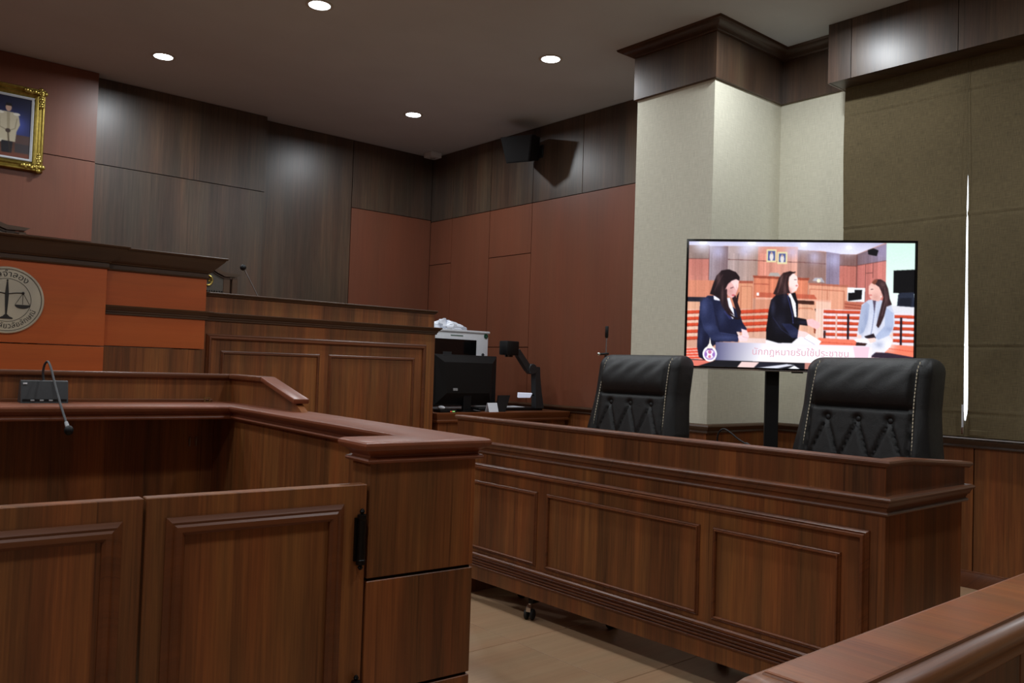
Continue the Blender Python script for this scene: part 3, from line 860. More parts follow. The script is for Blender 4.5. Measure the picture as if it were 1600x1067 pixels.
def make_chair():
    r = thing('office_chair', '', 'chair')
    mb = MB()
    HT = .075
    rows = []
    zs = [.48 + (1.205 - .48) * i / 86 for i in range(87)]
    for z in zs:
        fl_ = .028 * min(1, max(0, (1.06 - z) / .2)) ** 1.3
        rows.append((z, HT, .272 + fl_, 1.0))
    for i in range(1, 13):
        q = math.pi / 2 * i / 12
        rows.append((1.205 + .062 * math.sin(q), HT * max(.05, math.cos(q) ** .75), .272 - .042 * (1 - math.cos(q)), max(0, math.cos(q))))
    NF = 61
    for z, a, wd, fac in rows:
        ring = []
        xc = back_center(z); cr = min(.05, a * .9)
        for i in range(NF):
            t = -1 + 2 * i / (NF - 1)
            y = t * (wd - cr * .5)
            edge = max(0, (abs(y) - (wd - cr)) / cr)
            x = -a + cr * (1 - math.sqrt(max(0, 1 - min(1, edge) ** 2))) - chair_back_front(y, z) * fac
            ring.append((xc + x, y))
        for i in range(1, 8):
            q = -math.pi / 2 + math.pi * i / 8
            ring.append((xc + a * .92 * math.sin(q), wd + .010 * math.cos(q)))
        for i in range(13):
            t = 1 - 2 * i / 12
            ring.append((xc + a * (1.0 + .12 * (1 - t * t)), t * (wd - .02)))
        for i in range(1, 8):
            q = math.pi / 2 - math.pi * i / 8
            ring.append((xc + a * .92 * math.sin(q), -wd - .010 * math.cos(q)))
        mb.v += [(x, y, z + for_chair_lift) for x, y in ring]
    n = NF + 7 + 13 + 7
    for j in range(len(rows) - 1):
        for i in range(n):
            p, q = j * n + i, j * n + (i + 1) % n
            mb.f.append((p, q, q + n, p + n))
    mb.f.append(tuple(range(n))); mb.f.append(tuple((len(rows) - 1) * n + i for i in reversed(range(n))))
    bk = mb.build('backrest', 'leather', r, smooth=70)
    for s in (1, -1):
        st = MB()
        z = .84
        while z < 1.245:
            fac = 1.0 if z < 1.205 else math.cos(math.asin(min(1, (z - 1.205) / .062)))
            a = HT * (1.0 if z < 1.205 else max(.05, fac ** .75))
            x = back_center(z) - a - chair_back_front(.236, z) * fac - .0015
            yy = s * (.232 - (0.016 * max(0, (z - 1.06) / .2) if s > 0 else 0) + .012 * min(1, max(0, (1.06 - z) / .2)))
            m0 = len(st.v); st.box(-.0016, .0016, -.0016, .0016, -.0052, .0052)
            st.xf(Matrix.Translation((x, yy, z + for_chair_lift)) @ Matrix.Rotation(math.atan(.17), 4, 'Y'), m0)
            z += .0150
        st.build('stitching', 'stitch', bk)['kind'] = 'stuff'
    for zr, ys in ((1.005, (-.14, 0, .14)), (.835, (-.21, -.07, .07, .21))):
        for y in ys:
            MB().ball((back_center(zr) - HT - .000, y, zr + for_chair_lift), .013, 12, 8, (.5, 1, 1)).build('button', 'leather', bk, smooth=60)
    MB().box(-.27, .33, -.27, .27, .40, .53, .05, 4).build('seat', 'leather', r, smooth=60)
    for s in (1, -1):
        MB().tube(smooth_path([(.34, s * .30, .60), (.20, s * .315, .675), (.0, s * .32, .685), (-.16, s * .315, .66), (-.20, s * .305, .58), (-.12, s * .29, .46)]), .024, 10).build('armrest', 'leather', r, smooth=60)
    MB().lathe([(.0001, .10), (.035, .10), (.035, .22), (.024, .225), (.024, .38), (.12, .39), (.12, .405), (.0001, .405)], (0, 0, 0), 20).build('gas_lift', 'black_plastic', r, smooth=40)
    for k in range(5):
        a = math.pi + 2 * math.pi * k / 5
        c, s_ = math.cos(a), math.sin(a)
        mb2 = MB().extr([(0, -.028), (.33, -.016), (.345, 0), (.33, .016), (0, .028)], 'z', 0, .018)
        mb2.xf(Matrix.Rotation(a, 4, 'Z') @ Matrix.Translation((0, 0, .098)) @ Matrix.Rotation(math.radians(3.5), 4, 'Y'))
        lg = mb2.build('base_leg', 'black_plastic', r, smooth=30)
        ex, ey = .335 * c, .335 * s_
        cs = MB()
        hood = [(-.017, .030), (-.019, .052), (-.010, .064), (.008, .066), (.022, .054), (.024, .036), (.012, .026)]
        cs.extr(hood, 'y', -.011, .011).xf(Matrix.Translation((ex, ey, .006)) @ Matrix.Rotation(a + .5, 4, 'Z'))
        cs.tube([(ex, ey, .06), (ex, ey, .088)], .007, 8)
        ca = cs.build('caster_fork', 'chrome', r, smooth=35)
        wh = MB()
        for off in (-.015, .015):
            wh.lathe([(.0001, off - .009), (.020, off - .009), (.026, off - .004), (.026, off + .004), (.020, off + .009), (.0001, off + .009)], (0, 0, 0), 16, 'y')
        wh.xf(Matrix.Translation((ex, ey, .026)) @ Matrix.Rotation(a + .5, 4, 'Z')).build('caster_wheel', 'rubber', ca, smooth=35)
    return r
ch1 = make_chair()
ch1.location = (3.05, 2.985, 0); ch1.rotation_euler.z = math.radians(0)
ch2 = copy_tree(ch1)
ch2.location = (3.06, 1.745, 0); ch2.rotation_euler.z = math.radians(-3)
ch1['label'] = 'black leather executive chair at the far end of the counsel desk, beside the column'
ch2['label'] = 'black leather executive chair in front of the television and the window blind'
for c in (ch1, ch2): c['group'] = 'executive chairs at the counsel desk'

# gooseneck microphone on the counsel desk
gm = thing('gooseneck_microphone', 'thin black gooseneck microphone bent over between the two leather chairs', 'microphone', (3.05, 2.17, .824))
MB().lathe([(.0001, 0), (.045, 0), (.045, .008), (.020, .022), (.0001, .024)], (0, 0, 0), 20).build('base', 'black_plastic', gm, smooth=40)
MB().tube(smooth_path([(0, 0, .02), (0, .008, .07), (0, .004, .118), (0, -.022, .141), (0, -.055, .130), (0, -.10, .103), (0, -.14, .086)]), .0036, 8).build('neck', 'black_plastic', gm, smooth=60)
MB().tube([(0, -.135, .088), (0, -.165, .074)], .008, 10).build('capsule', 'black_plastic', gm, smooth=60)

# ------------------------------------------------------------------ television on its stand (own frame: faces -y)
tv = thing('television', 'large flat television showing three women seated on red benches', 'television', (4.09, 2.42, 0), math.atan2(-.757, .654))
TW, TZ0, TZ1 = .600, 1.230, 1.940
bz = MB().sweep([(-TW, 0, TZ0), (TW, 0, TZ0), (TW, 0, TZ1), (-TW, 0, TZ1)], [(-.001, -.012), (-.001, .012), (-.012, .014), (-.014, .010), (-.014, -.012)], (0, -1, 0), closed=True)
bz.build('bezel', 'black_gloss', tv, smooth=30)
MB().box(-TW + .01, TW - .01, -.004, .012, TZ0 + .01, TZ1 - .01).build('screen_glass', 'black_gloss', tv)
MB().box(-TW + .03, TW - .03, .012, .035, TZ0 + .03, TZ1 - .03, .008, 2).build('back_cover', 'black_plastic', tv)
MB().box(-.36, .36, .035, .055, TZ0 + .06, TZ1 - .20, .008, 2).build('back_housing', 'black_plastic', tv)
MB().box(-TW + .004, TW - .004, -.0165, -.008, TZ0 - .004, TZ0 + .003, .001, 1).build('chrome_strip', 'chrome', tv)
MB().box(-.03, .03, -.012, .0, TZ0 - .011, TZ0 - .003, .001, 1).build('sensor_tab', 'black_plastic', tv)
for px_ in (-.115, .155):
    MB().box(px_ - .036, px_ + .036, .075, .115, .06, 1.62, .004, 1).build('stand_pole', 'black_plastic', tv)
MB().box(-.22, .26, .055, .075, 1.42, 1.50).box(-.22, .26, .055, .075, 1.70, 1.76).build('mount_bracket', 'black_plastic', tv)
for px_ in (-.30, .30):
    MB().box(px_ - .03, px_ + .03, -.25, .45, .05, .085, .004, 1).build('foot_bar', 'black_plastic', tv)
    for yy in (-.22, .42):
        MB().lathe([(.0001, -.012), (.020, -.012), (.025, -.006), (.025, .006), (.020, .012), (.0001, .012)], (px_, yy, .025), 14, 'x').build('foot_wheel', 'rubber', tv, smooth=40)
MB().box(-.32, .32, .07, .12, .055, .09, .004, 1).build('cross_bar', 'black_plastic', tv)

P = Paint(60, 72, 1560, 890, 420, 230, (205, 150, 130))
# room shown on the screen
P.poly([(60, 72), (1375, 72), (1180, 150), (1070, 150), (960, 132), (330, 104), (205, 108), (60, 100)], (196, 194, 222), (228, 226, 246), (72, 150, False))
P.rect(60, 100, 205, 190, (146, 124, 118)); P.rect(60, 190, 203, 445, (192, 122, 112), (204, 140, 126))
P.rect(205, 106, 332, 330, (164, 150, 160), (126, 104, 108), True); P.rect(332, 104, 534, 330, (182, 162, 162), (168, 140, 130), True)
P.rect(534, 106, 800, 330, (206, 136, 120), (222, 168, 152), True)
P.poly([(796, 124), (985, 138), (985, 345), (796, 330)], (150, 118, 112)); P.poly([(985, 136), (1072, 148), (1072, 350), (985, 345)], (142, 128, 150))
P.poly([(1072, 150), (1184, 152), (1184, 228), (1072, 222)], (128, 98, 96)); P.poly([(1072, 222), (1184, 228), (1184, 430), (1072, 350)], (186, 114, 104))
P.poly([(1184, 150), (1372, 80), (1372, 188), (1184, 222)], (120, 98, 104), (150, 136, 160), (1184, 1372, True))
P.poly([(1184, 222), (1372, 188), (1372, 480), (1184, 480)], (184, 112, 106), (204, 128, 120), (1184, 1372, True))
for a, b in (((60, 190), (205, 190)), ((332, 192), (534, 196)), ((534, 198), (800, 206)), ((800, 204), (985, 214)), ((1072, 222), (1184, 226)), ((1184, 222), (1372, 188)), ((1240, 210), (1240, 450)), ((1288, 200), (1288, 300)), ((1240, 270), (1288, 266)), ((205, 108), (205, 330)), ((1184, 150), (1184, 430))):
    P.line([a, b], 4, (110, 70, 66))
for gx, gy in ((265, 140), (440, 130), (760, 140), (905, 170), (1030, 190)): P.glow(gx, gy, 46, (196, 196, 236), .6)
P.glow(1340, 130, 50, (160, 150, 190), .5)
for gx, gy, gr in ((160, 80, 26), (490, 80, 26), (836, 90, 20), (1132, 108, 18)):
    P.glow(gx, gy, gr * 2.4, (230, 232, 255), .9); P.ell(gx, gy, gr, gr * .6, (252, 253, 255))
P.poly([(1252, 122), (1288, 110), (1322, 124), (1312, 160), (1284, 156), (1256, 150)], (26, 24, 30))
P.grain(60, 152, 1372, 520, .05, 4)
P.rect(1372, 76, 1562, 470, (206, 236, 226), (236, 250, 244))
P.poly([(1420, 250), (1562, 242), (1562, 396), (1420, 392)], (16, 17, 22))
P.rect(1372, 470, 1562, 522, (224, 224, 232)); P.poly([(1452, 404), (1462, 390), (1552, 386), (1562, 480), (1446, 474)], (44, 50, 66)); P.poly([(1462, 424), (1540, 420), (1536, 476), (1456, 470)], (30, 34, 46))
# portraits, bench
for x0, y0, x1, y1 in ((590, 124, 657, 208), (662, 140, 727, 218)):
    P.rect(x0, y0, x1, y1, (226, 214, 170)); P.rect(x0 + 10, y0 + 10, x1 - 10, y1 - 12, (86, 96, 150)); P.ell((x0 + x1) / 2, (y0 + y1) / 2 + 6, 13, 26, (222, 216, 214)); P.ell((x0 + x1) / 2, y0 + 24, 6, 8, (190, 160, 150))
P.poly([(604, 296), (618, 274), (670, 274), (688, 298)], (176, 168, 164)); P.poly([(896, 322), (912, 304), (960, 304), (978, 334)], (176, 172, 182)); P.ell(938, 322, 12, 12, (236, 226, 200))
P.rect(60, 330, 505, 520, (206, 136, 112)); P.rect(410, 330, 505, 345, (168, 92, 74)); P.rect(410, 345, 505, 520, (216, 152, 122)); P.line([(424, 520), (424, 366), (498, 366), (498, 520)], 4, (174, 104, 84))
P.poly([(500, 294), (880, 306), (870, 322), (508, 310)], (158, 80, 62)); P.poly([(508, 310), (870, 322), (866, 440), (508, 440)], (214, 132, 104)); P.line([(612, 314), (612, 420)], 4, (176, 96, 76)); P.line([(508, 348), (612, 350)], 6, (172, 92, 74))
P.poly([(874, 336), (1130, 348), (1128, 362), (874, 350)], (176, 108, 90)); P.poly([(874, 350), (1128, 362), (1118, 520), (874, 520)], (222, 160, 134))
P.line([(880, 520), (880, 376), (1106, 386), (1106, 520)], 5, (184, 112, 90)); P.line([(996, 384), (996, 520)], 4, (184, 112, 90))
P.rect(60, 440, 205, 470, (40, 40, 52)); P.rect(60, 470, 205, 530, (216, 166, 140))
# witness stand
P.poly([(528, 402), (910, 412), (930, 440), (528, 434)], (190, 100, 78)); P.poly([(524, 434), (1024, 446), (1024, 462), (524, 448)], (226, 170, 150)); P.rect(524, 448, 640, 640, (208, 146, 122))
P.poly([(800, 448), (912, 452), (912, 476), (800, 472)], (70, 40, 34)); P.poly([(800, 472), (920, 478), (920, 660), (800, 660)], (220, 168, 142)); P.line([(812, 640), (812, 500), (900, 500), (900, 640)], 5, (186, 116, 92))
P.poly([(922, 452), (1020, 458), (1020, 640), (922, 640)], (234, 194, 176)); P.rect(918, 500, 926, 530, (40, 26, 24)); P.rect(530, 404, 546, 424, (240, 240, 240))
# printer and desk end
P.poly([(1126, 362), (1240, 364), (1238, 452), (1126, 450)], (238, 242, 248)); P.poly([(1132, 396), (1172, 394), (1172, 376), (1222, 376), (1218, 436), (1132, 448)], (20, 20, 26))
P.poly([(1110, 448), (1250, 462), (1250, 510), (1110, 505)], (190, 112, 92)); P.line([(1110, 466), (1250, 480)], 5, (142, 70, 56)); P.line([(1110, 486), (1250, 500)], 5, (142, 70, 56))
# floor and pews
P.rect(60, 520, 1562, 890, (232, 206, 200)); P.rect(425, 520, 1020, 700, (214, 170, 150)); P.rect(60, 700, 420, 890, (210, 160, 140))
P.rect(922, 500, 1020, 690, (236, 200, 186)); P.poly([(800, 510), (920, 512), (920, 660), (800, 660)], (222, 172, 148))
def slats(x0, x1, ys, sk=0.0, h=18, post=None):
    for y in ys:
        P.poly([(x0, y), (x1, y + sk), (x1, y + h + sk), (x0, y + h)], (204, 80, 54)); P.poly([(x0, y + h - 4), (x1, y + h - 4 + sk), (x1, y + h + sk), (x0, y + h)], (150, 48, 34))
    if post:
        for p in post: P.rect(p - 6, ys[0] + 10, p + 6, ys[-1] + 70, (44, 30, 40))
P.rect(60, 520, 170, 720, (226, 186, 168)); slats(60, 165, (530, 572, 612, 656, 700), -6, 22)
P.rect(425, 512, 610, 700, (214, 168, 148)); slats(420, 612, (520, 560, 600, 640), -12, 24)
P.rect(972, 505, 1230, 700, (236, 216, 222)); slats(975, 1230, (508, 544, 580, 616, 652), 2, 20); P.rect(1128, 530, 1142, 700, (40, 28, 40)); P.rect(976, 640, 990, 690, (60, 40, 44)); P.rect(1052, 530, 1064, 700, (226, 186, 176))
P.rect(1425, 520, 1562, 720, (232, 224, 234)); slats(1425, 1562, (530, 568, 606, 644, 682), 2, 20); P.rect(1468, 545, 1482, 720, (40, 28, 40))
P.poly([(945, 686), (1210, 694), (1210, 752), (900, 745)], (236, 128, 104)); P.line([(940, 712), (1210, 722)], 4, (206, 86, 66))
P.poly([(1390, 716), (1562, 724), (1562, 800), (1350, 770)], (240, 132, 106)); P.line([(1390, 742), (1562, 760)], 4, (214, 92, 70)); P.poly([(1270, 768), (1400, 770), (1562, 794), (1562, 816), (1270, 800)], (56, 44, 60)); P.rect(1270, 812, 1562, 890, (228, 226, 232))
P.poly([(1270, 800), (1440, 812), (1270, 830)], (190, 150, 150))
# seat in front, left
P.poly([(56, 772), (150, 768), (300, 880), (56, 890)], (236, 190, 180))
for k in range(6): P.poly([(56, 778 + k * 18), (150 + k * 24, 770 + k * 18), (156 + k * 24, 782 + k * 18), (56, 790 + k * 18)], (224, 84, 62))
P.grain(60, 300, 1130, 690, .045, 9)
# woman at left in navy jacket
P.poly([(150, 470), (200, 430), (270, 430), (330, 470), (400, 520), (425, 560), (440, 600), (470, 640), (455, 660), (400, 660), (420, 700), (410, 724), (290, 728), (240, 760), (200, 800), (190, 850), (150, 830), (136, 760), (140, 640), (146, 540)], (33, 38, 66), (24, 27, 50), (430, 800, False))
P.poly([(150, 480), (196, 440), (236, 470), (262, 620), (290, 668), (420, 690), (412, 726), (240, 722), (180, 650), (150, 560)], (42, 48, 80)); P.line([(262, 560), (286, 650)], 4, (18, 20, 40)); P.line([(290, 668), (400, 682)], 3, (70, 78, 120))
P.poly([(240, 430), (282, 440), (286, 462), (244, 456)], (238, 236, 250)); P.poly([(300, 450), (350, 440), (378, 520), (386, 570), (372, 578), (330, 520)], (236, 238, 252)); P.poly([(330, 520), (372, 578), (352, 580), (310, 530)], (48, 52, 96))
P.poly([(276, 300), (330, 266), (390, 290), (408, 330), (404, 380), (388, 424), (366, 444), (340, 430), (320, 400)], (228, 178, 176)); P.poly([(340, 320), (370, 300), (408, 330), (406, 372), (392, 392), (372, 360)], (242, 206, 206))
P.poly([(214, 420), (236, 350), (256, 300), (290, 264), (340, 256), (388, 274), (414, 306), (412, 330), (390, 320), (362, 330), (336, 352), (316, 392), (318, 440), (330, 500), (352, 540), (380, 560), (400, 570), (424, 560), (410, 520), (392, 470), (396, 430), (414, 400), (404, 470), (428, 530), (420, 580), (392, 580), (340, 550), (300, 500), (280, 450), (240, 426)], (38, 26, 32))
P.poly([(352, 540), (330, 500), (318, 440), (316, 392), (330, 380), (334, 450), (346, 500), (384, 556)], (52, 34, 38)); P.line([(300, 290), (266, 350), (244, 400)], 5, (70, 50, 56)); P.line([(352, 380), (374, 372)], 4, (70, 40, 50)); P.ell(374, 424, 12, 5, (198, 92, 100)); P.line([(390, 350), (396, 380)], 3, (206, 150, 150))
P.poly([(388, 424), (404, 470), (426, 536), (424, 574), (406, 560), (380, 480), (366, 444)], (46, 30, 36))
P.poly([(432, 640), (470, 650), (486, 690), (470, 720), (420, 720), (410, 690), (440, 680)], (246, 214, 220)); P.line([(440, 690), (480, 700)], 3, (214, 170, 180))
# woman in the middle in black jacket
P.poly([(596, 712), (640, 700), (770, 720), (830, 660), (960, 712), (940, 745), (600, 745)], (240, 238, 246))
P.poly([(742, 410), (770, 400), (800, 470), (798, 550), (780, 600), (740, 500)], (244, 244, 250))
P.poly([(612, 520), (626, 450), (660, 416), (730, 406), (756, 440), (776, 520), (784, 556), (862, 570), (872, 612), (820, 606), (812, 640), (808, 690), (770, 724), (680, 726), (600, 706), (598, 640), (606, 580)], (24, 22, 34), (14, 13, 22), (400, 720, False))
P.poly([(756, 404), (786, 400), (806, 470), (806, 556), (798, 560), (790, 470)], (20, 18, 28)); P.poly([(700, 600), (760, 600), (812, 640), (806, 690), (770, 690)], (34, 38, 66)); P.line([(640, 560), (700, 640), (780, 690)], 4, (40, 44, 72)); P.line([(736, 420), (770, 540), (776, 600)], 4, (70, 80, 140))
P.poly([(740, 290), (770, 274), (798, 300), (800, 336), (806, 356), (794, 386), (766, 404), (744, 400)], (250, 222, 218)); P.poly([(744, 360), (766, 404), (744, 410), (732, 380)], (216, 160, 156))
P.poly([(640, 410), (660, 360), (676, 306), (704, 274), (750, 262), (786, 274), (764, 280), (744, 300), (738, 340), (744, 384), (754, 404), (700, 412), (664, 420)], (54, 36, 38)); P.line([(700, 290), (684, 350), (670, 404)], 6, (96, 66, 66)); P.line([(726, 290), (716, 350), (724, 400)], 5, (84, 56, 58)); P.line([(740, 272), (786, 268)], 4, (20, 16, 20))
P.ell(794, 356, 8, 4, (206, 110, 112)); P.line([(776, 318), (794, 318)], 4, (90, 60, 66))
P.poly([(866, 572), (900, 566), (950, 590), (954, 614), (936, 632), (900, 620), (872, 606)], (252, 196, 200)); P.poly([(812, 642), (860, 650), (930, 690), (900, 700), (830, 682), (806, 690)], (250, 214, 214)); P.poly([(850, 690), (880, 664), (964, 708), (940, 740)], (250, 250, 254)); P.line([(850, 690), (940, 740)], 3, (180, 170, 190)); P.poly([(912, 625), (926, 632), (924, 660), (914, 656)], (140, 70, 50))
# woman at right in pale grey jacket
P.poly([(1220, 470), (1262, 440), (1300, 432), (1350, 440), (1406, 462), (1430, 520), (1434, 580), (1420, 640), (1400, 660), (1420, 690), (1410, 730), (1370, 770), (1320, 764), (1290, 790), (1280, 848), (1210, 848), (1206, 760), (1190, 712), (1196, 640), (1206, 560)], (196, 204, 226), (236, 234, 244), (440, 800, False))
P.poly([(1220, 480), (1250, 450), (1272, 470), (1262, 560), (1240, 640), (1210, 660), (1198, 620)], (172, 182, 210)); P.poly([(1372, 480), (1424, 520), (1426, 600), (1400, 660), (1330, 690), (1310, 670), (1370, 600)], (178, 190, 220)); P.line([(1296, 456), (1302, 520), (1290, 620), (1282, 660)], 4, (110, 120, 160)); P.poly([(1290, 440), (1312, 440), (1304, 520)], (90, 80, 100))
P.poly([(1240, 670), (1300, 650), (1316, 680), (1260, 690)], (44, 34, 44)); P.poly([(1170, 690), (1250, 680), (1310, 690), (1290, 716), (1200, 712)], (240, 238, 244)); P.poly([(1190, 708), (1260, 714), (1240, 740), (1200, 748), (1186, 730)], (60, 36, 36)); P.poly([(1260, 684), (1310, 676), (1316, 700), (1280, 712)], (248, 216, 210)); P.ell(1208, 672, 16, 12, (246, 210, 204))
P.poly([(1264, 350), (1290, 320), (1330, 326), (1352, 370), (1350, 420), (1330, 446), (1290, 440), (1272, 424), (1264, 400)], (236, 190, 180)); P.ell(1349, 398, 9, 15, (226, 176, 166)); P.ell(1344, 416, 4, 5, (250, 250, 250))
P.poly([(1280, 330), (1300, 308), (1340, 306), (1370, 324), (1388, 366), (1400, 430), (1414, 466), (1380, 480), (1366, 540), (1346, 590), (1330, 616), (1316, 600), (1330, 540), (1346, 470), (1358, 420), (1344, 384), (1330, 356), (1306, 340)], (62, 44, 48)); P.poly([(1280, 330), (1300, 308), (1322, 308), (1310, 332), (1300, 342)], (128, 76, 62)); P.line([(1366, 360), (1372, 440), (1350, 540)], 5, (96, 74, 78)); P.line([(1276, 372), (1292, 370)], 4, (70, 44, 48)); P.ell(1276, 408, 9, 4, (206, 110, 108))
P.poly([(1205, 740), (1290, 740), (1284, 848), (1210, 848)], (250, 232, 238))
# folds, hair sheen and soft modelling of faces
for cx, cy, r, ry, k in ((178, 500, 26, 60, .55), (215, 640, 40, 26, .45), (330, 700, 70, 16, .5), (300, 560, 30, 60, .35), (440, 650, 26, 22, .3), (160, 700, 16, 60, .35)):
    P.glow(cx, cy, r, (84, 94, 140), k, hi=75, ry=ry)
for cx, cy, r, ry, k in ((640, 500, 16, 50, .45), (690, 600, 40, 60, .3), (780, 660, 36, 24, .4), (840, 590, 34, 12, .35), (720, 450, 20, 40, .3)):
    P.glow(cx, cy, r, (76, 82, 112), k, hi=70, ry=ry)
for cx, cy, r, ry in ((270, 310, 16, 50), (300, 420, 10, 60), (690, 320, 12, 40), (716, 380, 10, 40), (1352, 340, 18, 22), (1380, 430, 8, 50)):
    P.glow(cx, cy, r, (120, 92, 90), .5, hi=110, ry=ry)
for cx, cy, r, c in ((350, 400, 22, (204, 150, 146)), (388, 350, 16, (252, 222, 220)), (752, 384, 18, (220, 168, 162)), (790, 320, 14, (255, 236, 232)), (1310, 420, 22, (206, 152, 144)), (1282, 370, 14, (250, 214, 204))):
    P.glow(cx, cy, r, c, .7, lo=150)
for cx, cy, r, ry in ((1250, 560, 14, 70), (1330, 560, 12, 60), (1400, 620, 30, 16), (1340, 720, 30, 20), (1226, 640, 10, 30)):
    P.glow(cx, cy, r, (138, 150, 186), .5, lo=150, ry=ry)
P.glow(1400, 720, 40, (252, 250, 255), .6, lo=150)
rg_ = np.random.default_rng(2)
P.im = np.clip(P.im + rg_.normal(size=P.X.shape)[..., None] * 7, 0, 255)
P.im = np.clip((P.im - 128) * 1.06 + 124, 0, 255)
P.blur(1)
# caption band, emblem and bottom strip
P.poly([(60, 846), (880, 850), (880, 890), (60, 890)], (22, 22, 30)); P.poly([(56, 850), (260, 850), (140, 890), (56, 890)], (226, 120, 104)); P.poly([(440, 852), (560, 852), (520, 890), (410, 890)], (238, 208, 206)); P.poly([(560, 850), (700, 852), (640, 890), (520, 890)], (30, 30, 44)); P.poly([(540, 890), (740, 860), (790, 864), (660, 892)], (222, 224, 238)); P.poly([(748, 890), (790, 868), (830, 890)], (240, 242, 250)); P.rect(858, 848, 900, 890, (190, 130, 120))
P.rect(262, 730, 1270, 848, (88, 88, 124), (250, 248, 252), True)
m_ = (P.X > 262) & (P.X < 1275) & (P.Y > 730) & (P.Y < 848)
t_ = np.clip((P.X[m_] - 262) / 320, 0, 1)[:, None] ** .8
v_ = np.clip((P.Y[m_] - 700) / 150, 0, 1)[:, None]
P.im[m_] = np.array([84, 84, 124.]) * (1 - t_) + (np.array([236, 230, 246.]) * (1 - v_) + np.array([255, 253, 255.]) * v_) * t_
P.poly([(1170, 735), (1275, 735), (1262, 848), (1190, 848)], (240, 206, 222)); P.blur(1)
P.ell(224, 808, 48, 50, (250, 250, 252)); P.poly([(224, 698), (230, 740), (248, 770), (200, 770), (218, 740)], (246, 240, 232)); P.ell(224, 810, 38, 38, (178, 150, 206)); P.ell(224, 810, 28, 28, (246, 240, 250)); P.ell(224, 796, 12, 12, (196, 110, 160)); P.ell(224, 826, 10, 10, (206, 120, 150)); P.rect(206, 772, 242, 784, (120, 80, 150)); P.ell(198, 812, 9, 14, (150, 110, 190)); P.ell(250, 812, 9, 14, (150, 110, 190))
P.blur(1)
M['screen'] = attr_emit('screen_light', 1.15)
SW0, SW1, SZ0, SZ1 = -TW + .011, TW - .011, TZ0 + .013, TZ1 - .011
picture('screen_picture', P, 'screen', (SW0, -.0065, SZ1), (SW1 - SW0, 0, 0), (0, 0, SZ0 - SZ1), tv)
M['caption'] = plain('pink_caption_light', rgb(20, 10, 12), 0.5, emit=rgb(222, 172, 186), estr=1.1)
M['caption'].cycles.emission_sampling = 'NONE'
vs, fs = text_mesh('นักกฎหมายรับใช้ประชาชน', .050)
def scr(x, y): return SW0 + (x - 60) / 1500 * (SW1 - SW0), SZ1 + (y - 72) / 818 * (SZ0 - SZ1)
tx, tz = scr(826, 806)
MB().add([(tx + x, -.0072, tz + y) for x, y, z in vs], fs).build('caption_lettering', 'caption', tv)

# ------------------------------------------------------------------ wall speaker and corner sensor
sp_ = thing('wall_speaker', 'black angled loudspeaker bracketed high on the right wall', 'speaker', (5.02, 5.83, 3.225), math.radians(0))
b = MB()
fr = [(-.16, .12), (.16, .12), (.115, -.12), (-.115, -.12)]
bk_ = [(-.12, .11), (.12, .11), (.095, -.10), (-.095, -.10)]
b.add([(-.10, y, z) for y, z in fr] + [(.17, y, z) for y, z in bk_], [(0, 1, 2, 3), (7, 6, 5, 4), (0, 4, 5, 1), (1, 5, 6, 2), (2, 6, 7, 3), (3, 7, 4, 0)])
tilt = Matrix.Rotation(math.radians(24), 4, 'Z') @ Matrix.Rotation(math.radians(-12), 4, 'Y')
b.xf(tilt).build('cabinet', 'black_plastic', sp_)
g = MB().add([(-.104, y * .93, z * .92) for y, z in fr] + [(-.099, y * .93, z * .92) for y, z in fr], [(0, 1, 2, 3), (7, 6, 5, 4), (0, 4, 5, 1), (1, 5, 6, 2), (2, 6, 7, 3), (3, 7, 4, 0)])
g.xf(tilt).build('grille', 'black_plastic', sp_)
MB().tube([(.06, .02, .02), (.16, .02, .03), (.252, .02, .03)], .018, 10).box(.235, .252, -.03, .07, -.03, .09, .004, 1).build('wall_bracket', 'black_plastic', sp_, smooth=40)

se = thing('ceiling_sensor', 'small white square sensor box under the ceiling in the wall corner', 'sensor', (5.14, 7.44, H))
MB().box(-.07, .07, -.07, .07, -.055, .001, .006, 2).build('housing', 'white_plastic', se, smooth=30)
MB().lathe([(.0001, -.070), (.020, -.068), (.030, -.060), (.032, -.053), (.0001, -.053)], (0, 0, 0), 20).build('lens', 'grey_plastic', se, smooth=40)

# ------------------------------------------------------------------ gilt portrait on the back wall
FX0, FX1, FZ0, FZ1 = .90, 1.392, 2.603, 3.252
po = thing('framed_portrait', 'gilt framed full-length portrait of a person in a white uniform', 'picture', ((FX0 + FX1) / 2, Y_RED, FZ0))
fw = .075
fp = [(0, .0), (0, .030), (-.008, .044), (-.018, .046), (-.024, .036), (-.036, .030), (-.048, .036), (-.056, .030), (-.064, .018), (-fw, .012), (-fw, 0)]
cor = [(FX0, Y_RED, FZ0), (FX1, Y_RED, FZ0), (FX1, Y_RED, FZ1), (FX0, Y_RED, FZ1)]
MB().sweep(cor, fp, (0, -1, 0), closed=True).build('gilt_frame', 'gold', po, smooth=35, world=True)
rr = random.Random(3)
for cx, cz in ((FX0, FZ0), (FX1, FZ0), (FX1, FZ1), (FX0, FZ1)):
    sx, sz = (1 if cx < 1.1 else -1), (1 if cz < 2.9 else -1)
    ob = MB()
    for k in range(16):
        t = (k // 2) / 7; e = rr.random() * .012 + .02
        ax_, az = (t * .13, e) if k % 2 else (e, t * .13)
        ob.ball((cx + sx * (.006 + ax_), Y_RED - .040 - rr.random() * .012, cz + sz * (.006 + az)), .015 + rr.random() * .006, 8, 6, (1, .7, 1.0))
    ob.build('corner_ornament', 'gold_bright', po, smooth=60, world=True)
ip = [(0, 0), (0, .020), (-.006, .024), (-.018, .018), (-.018, 0)]
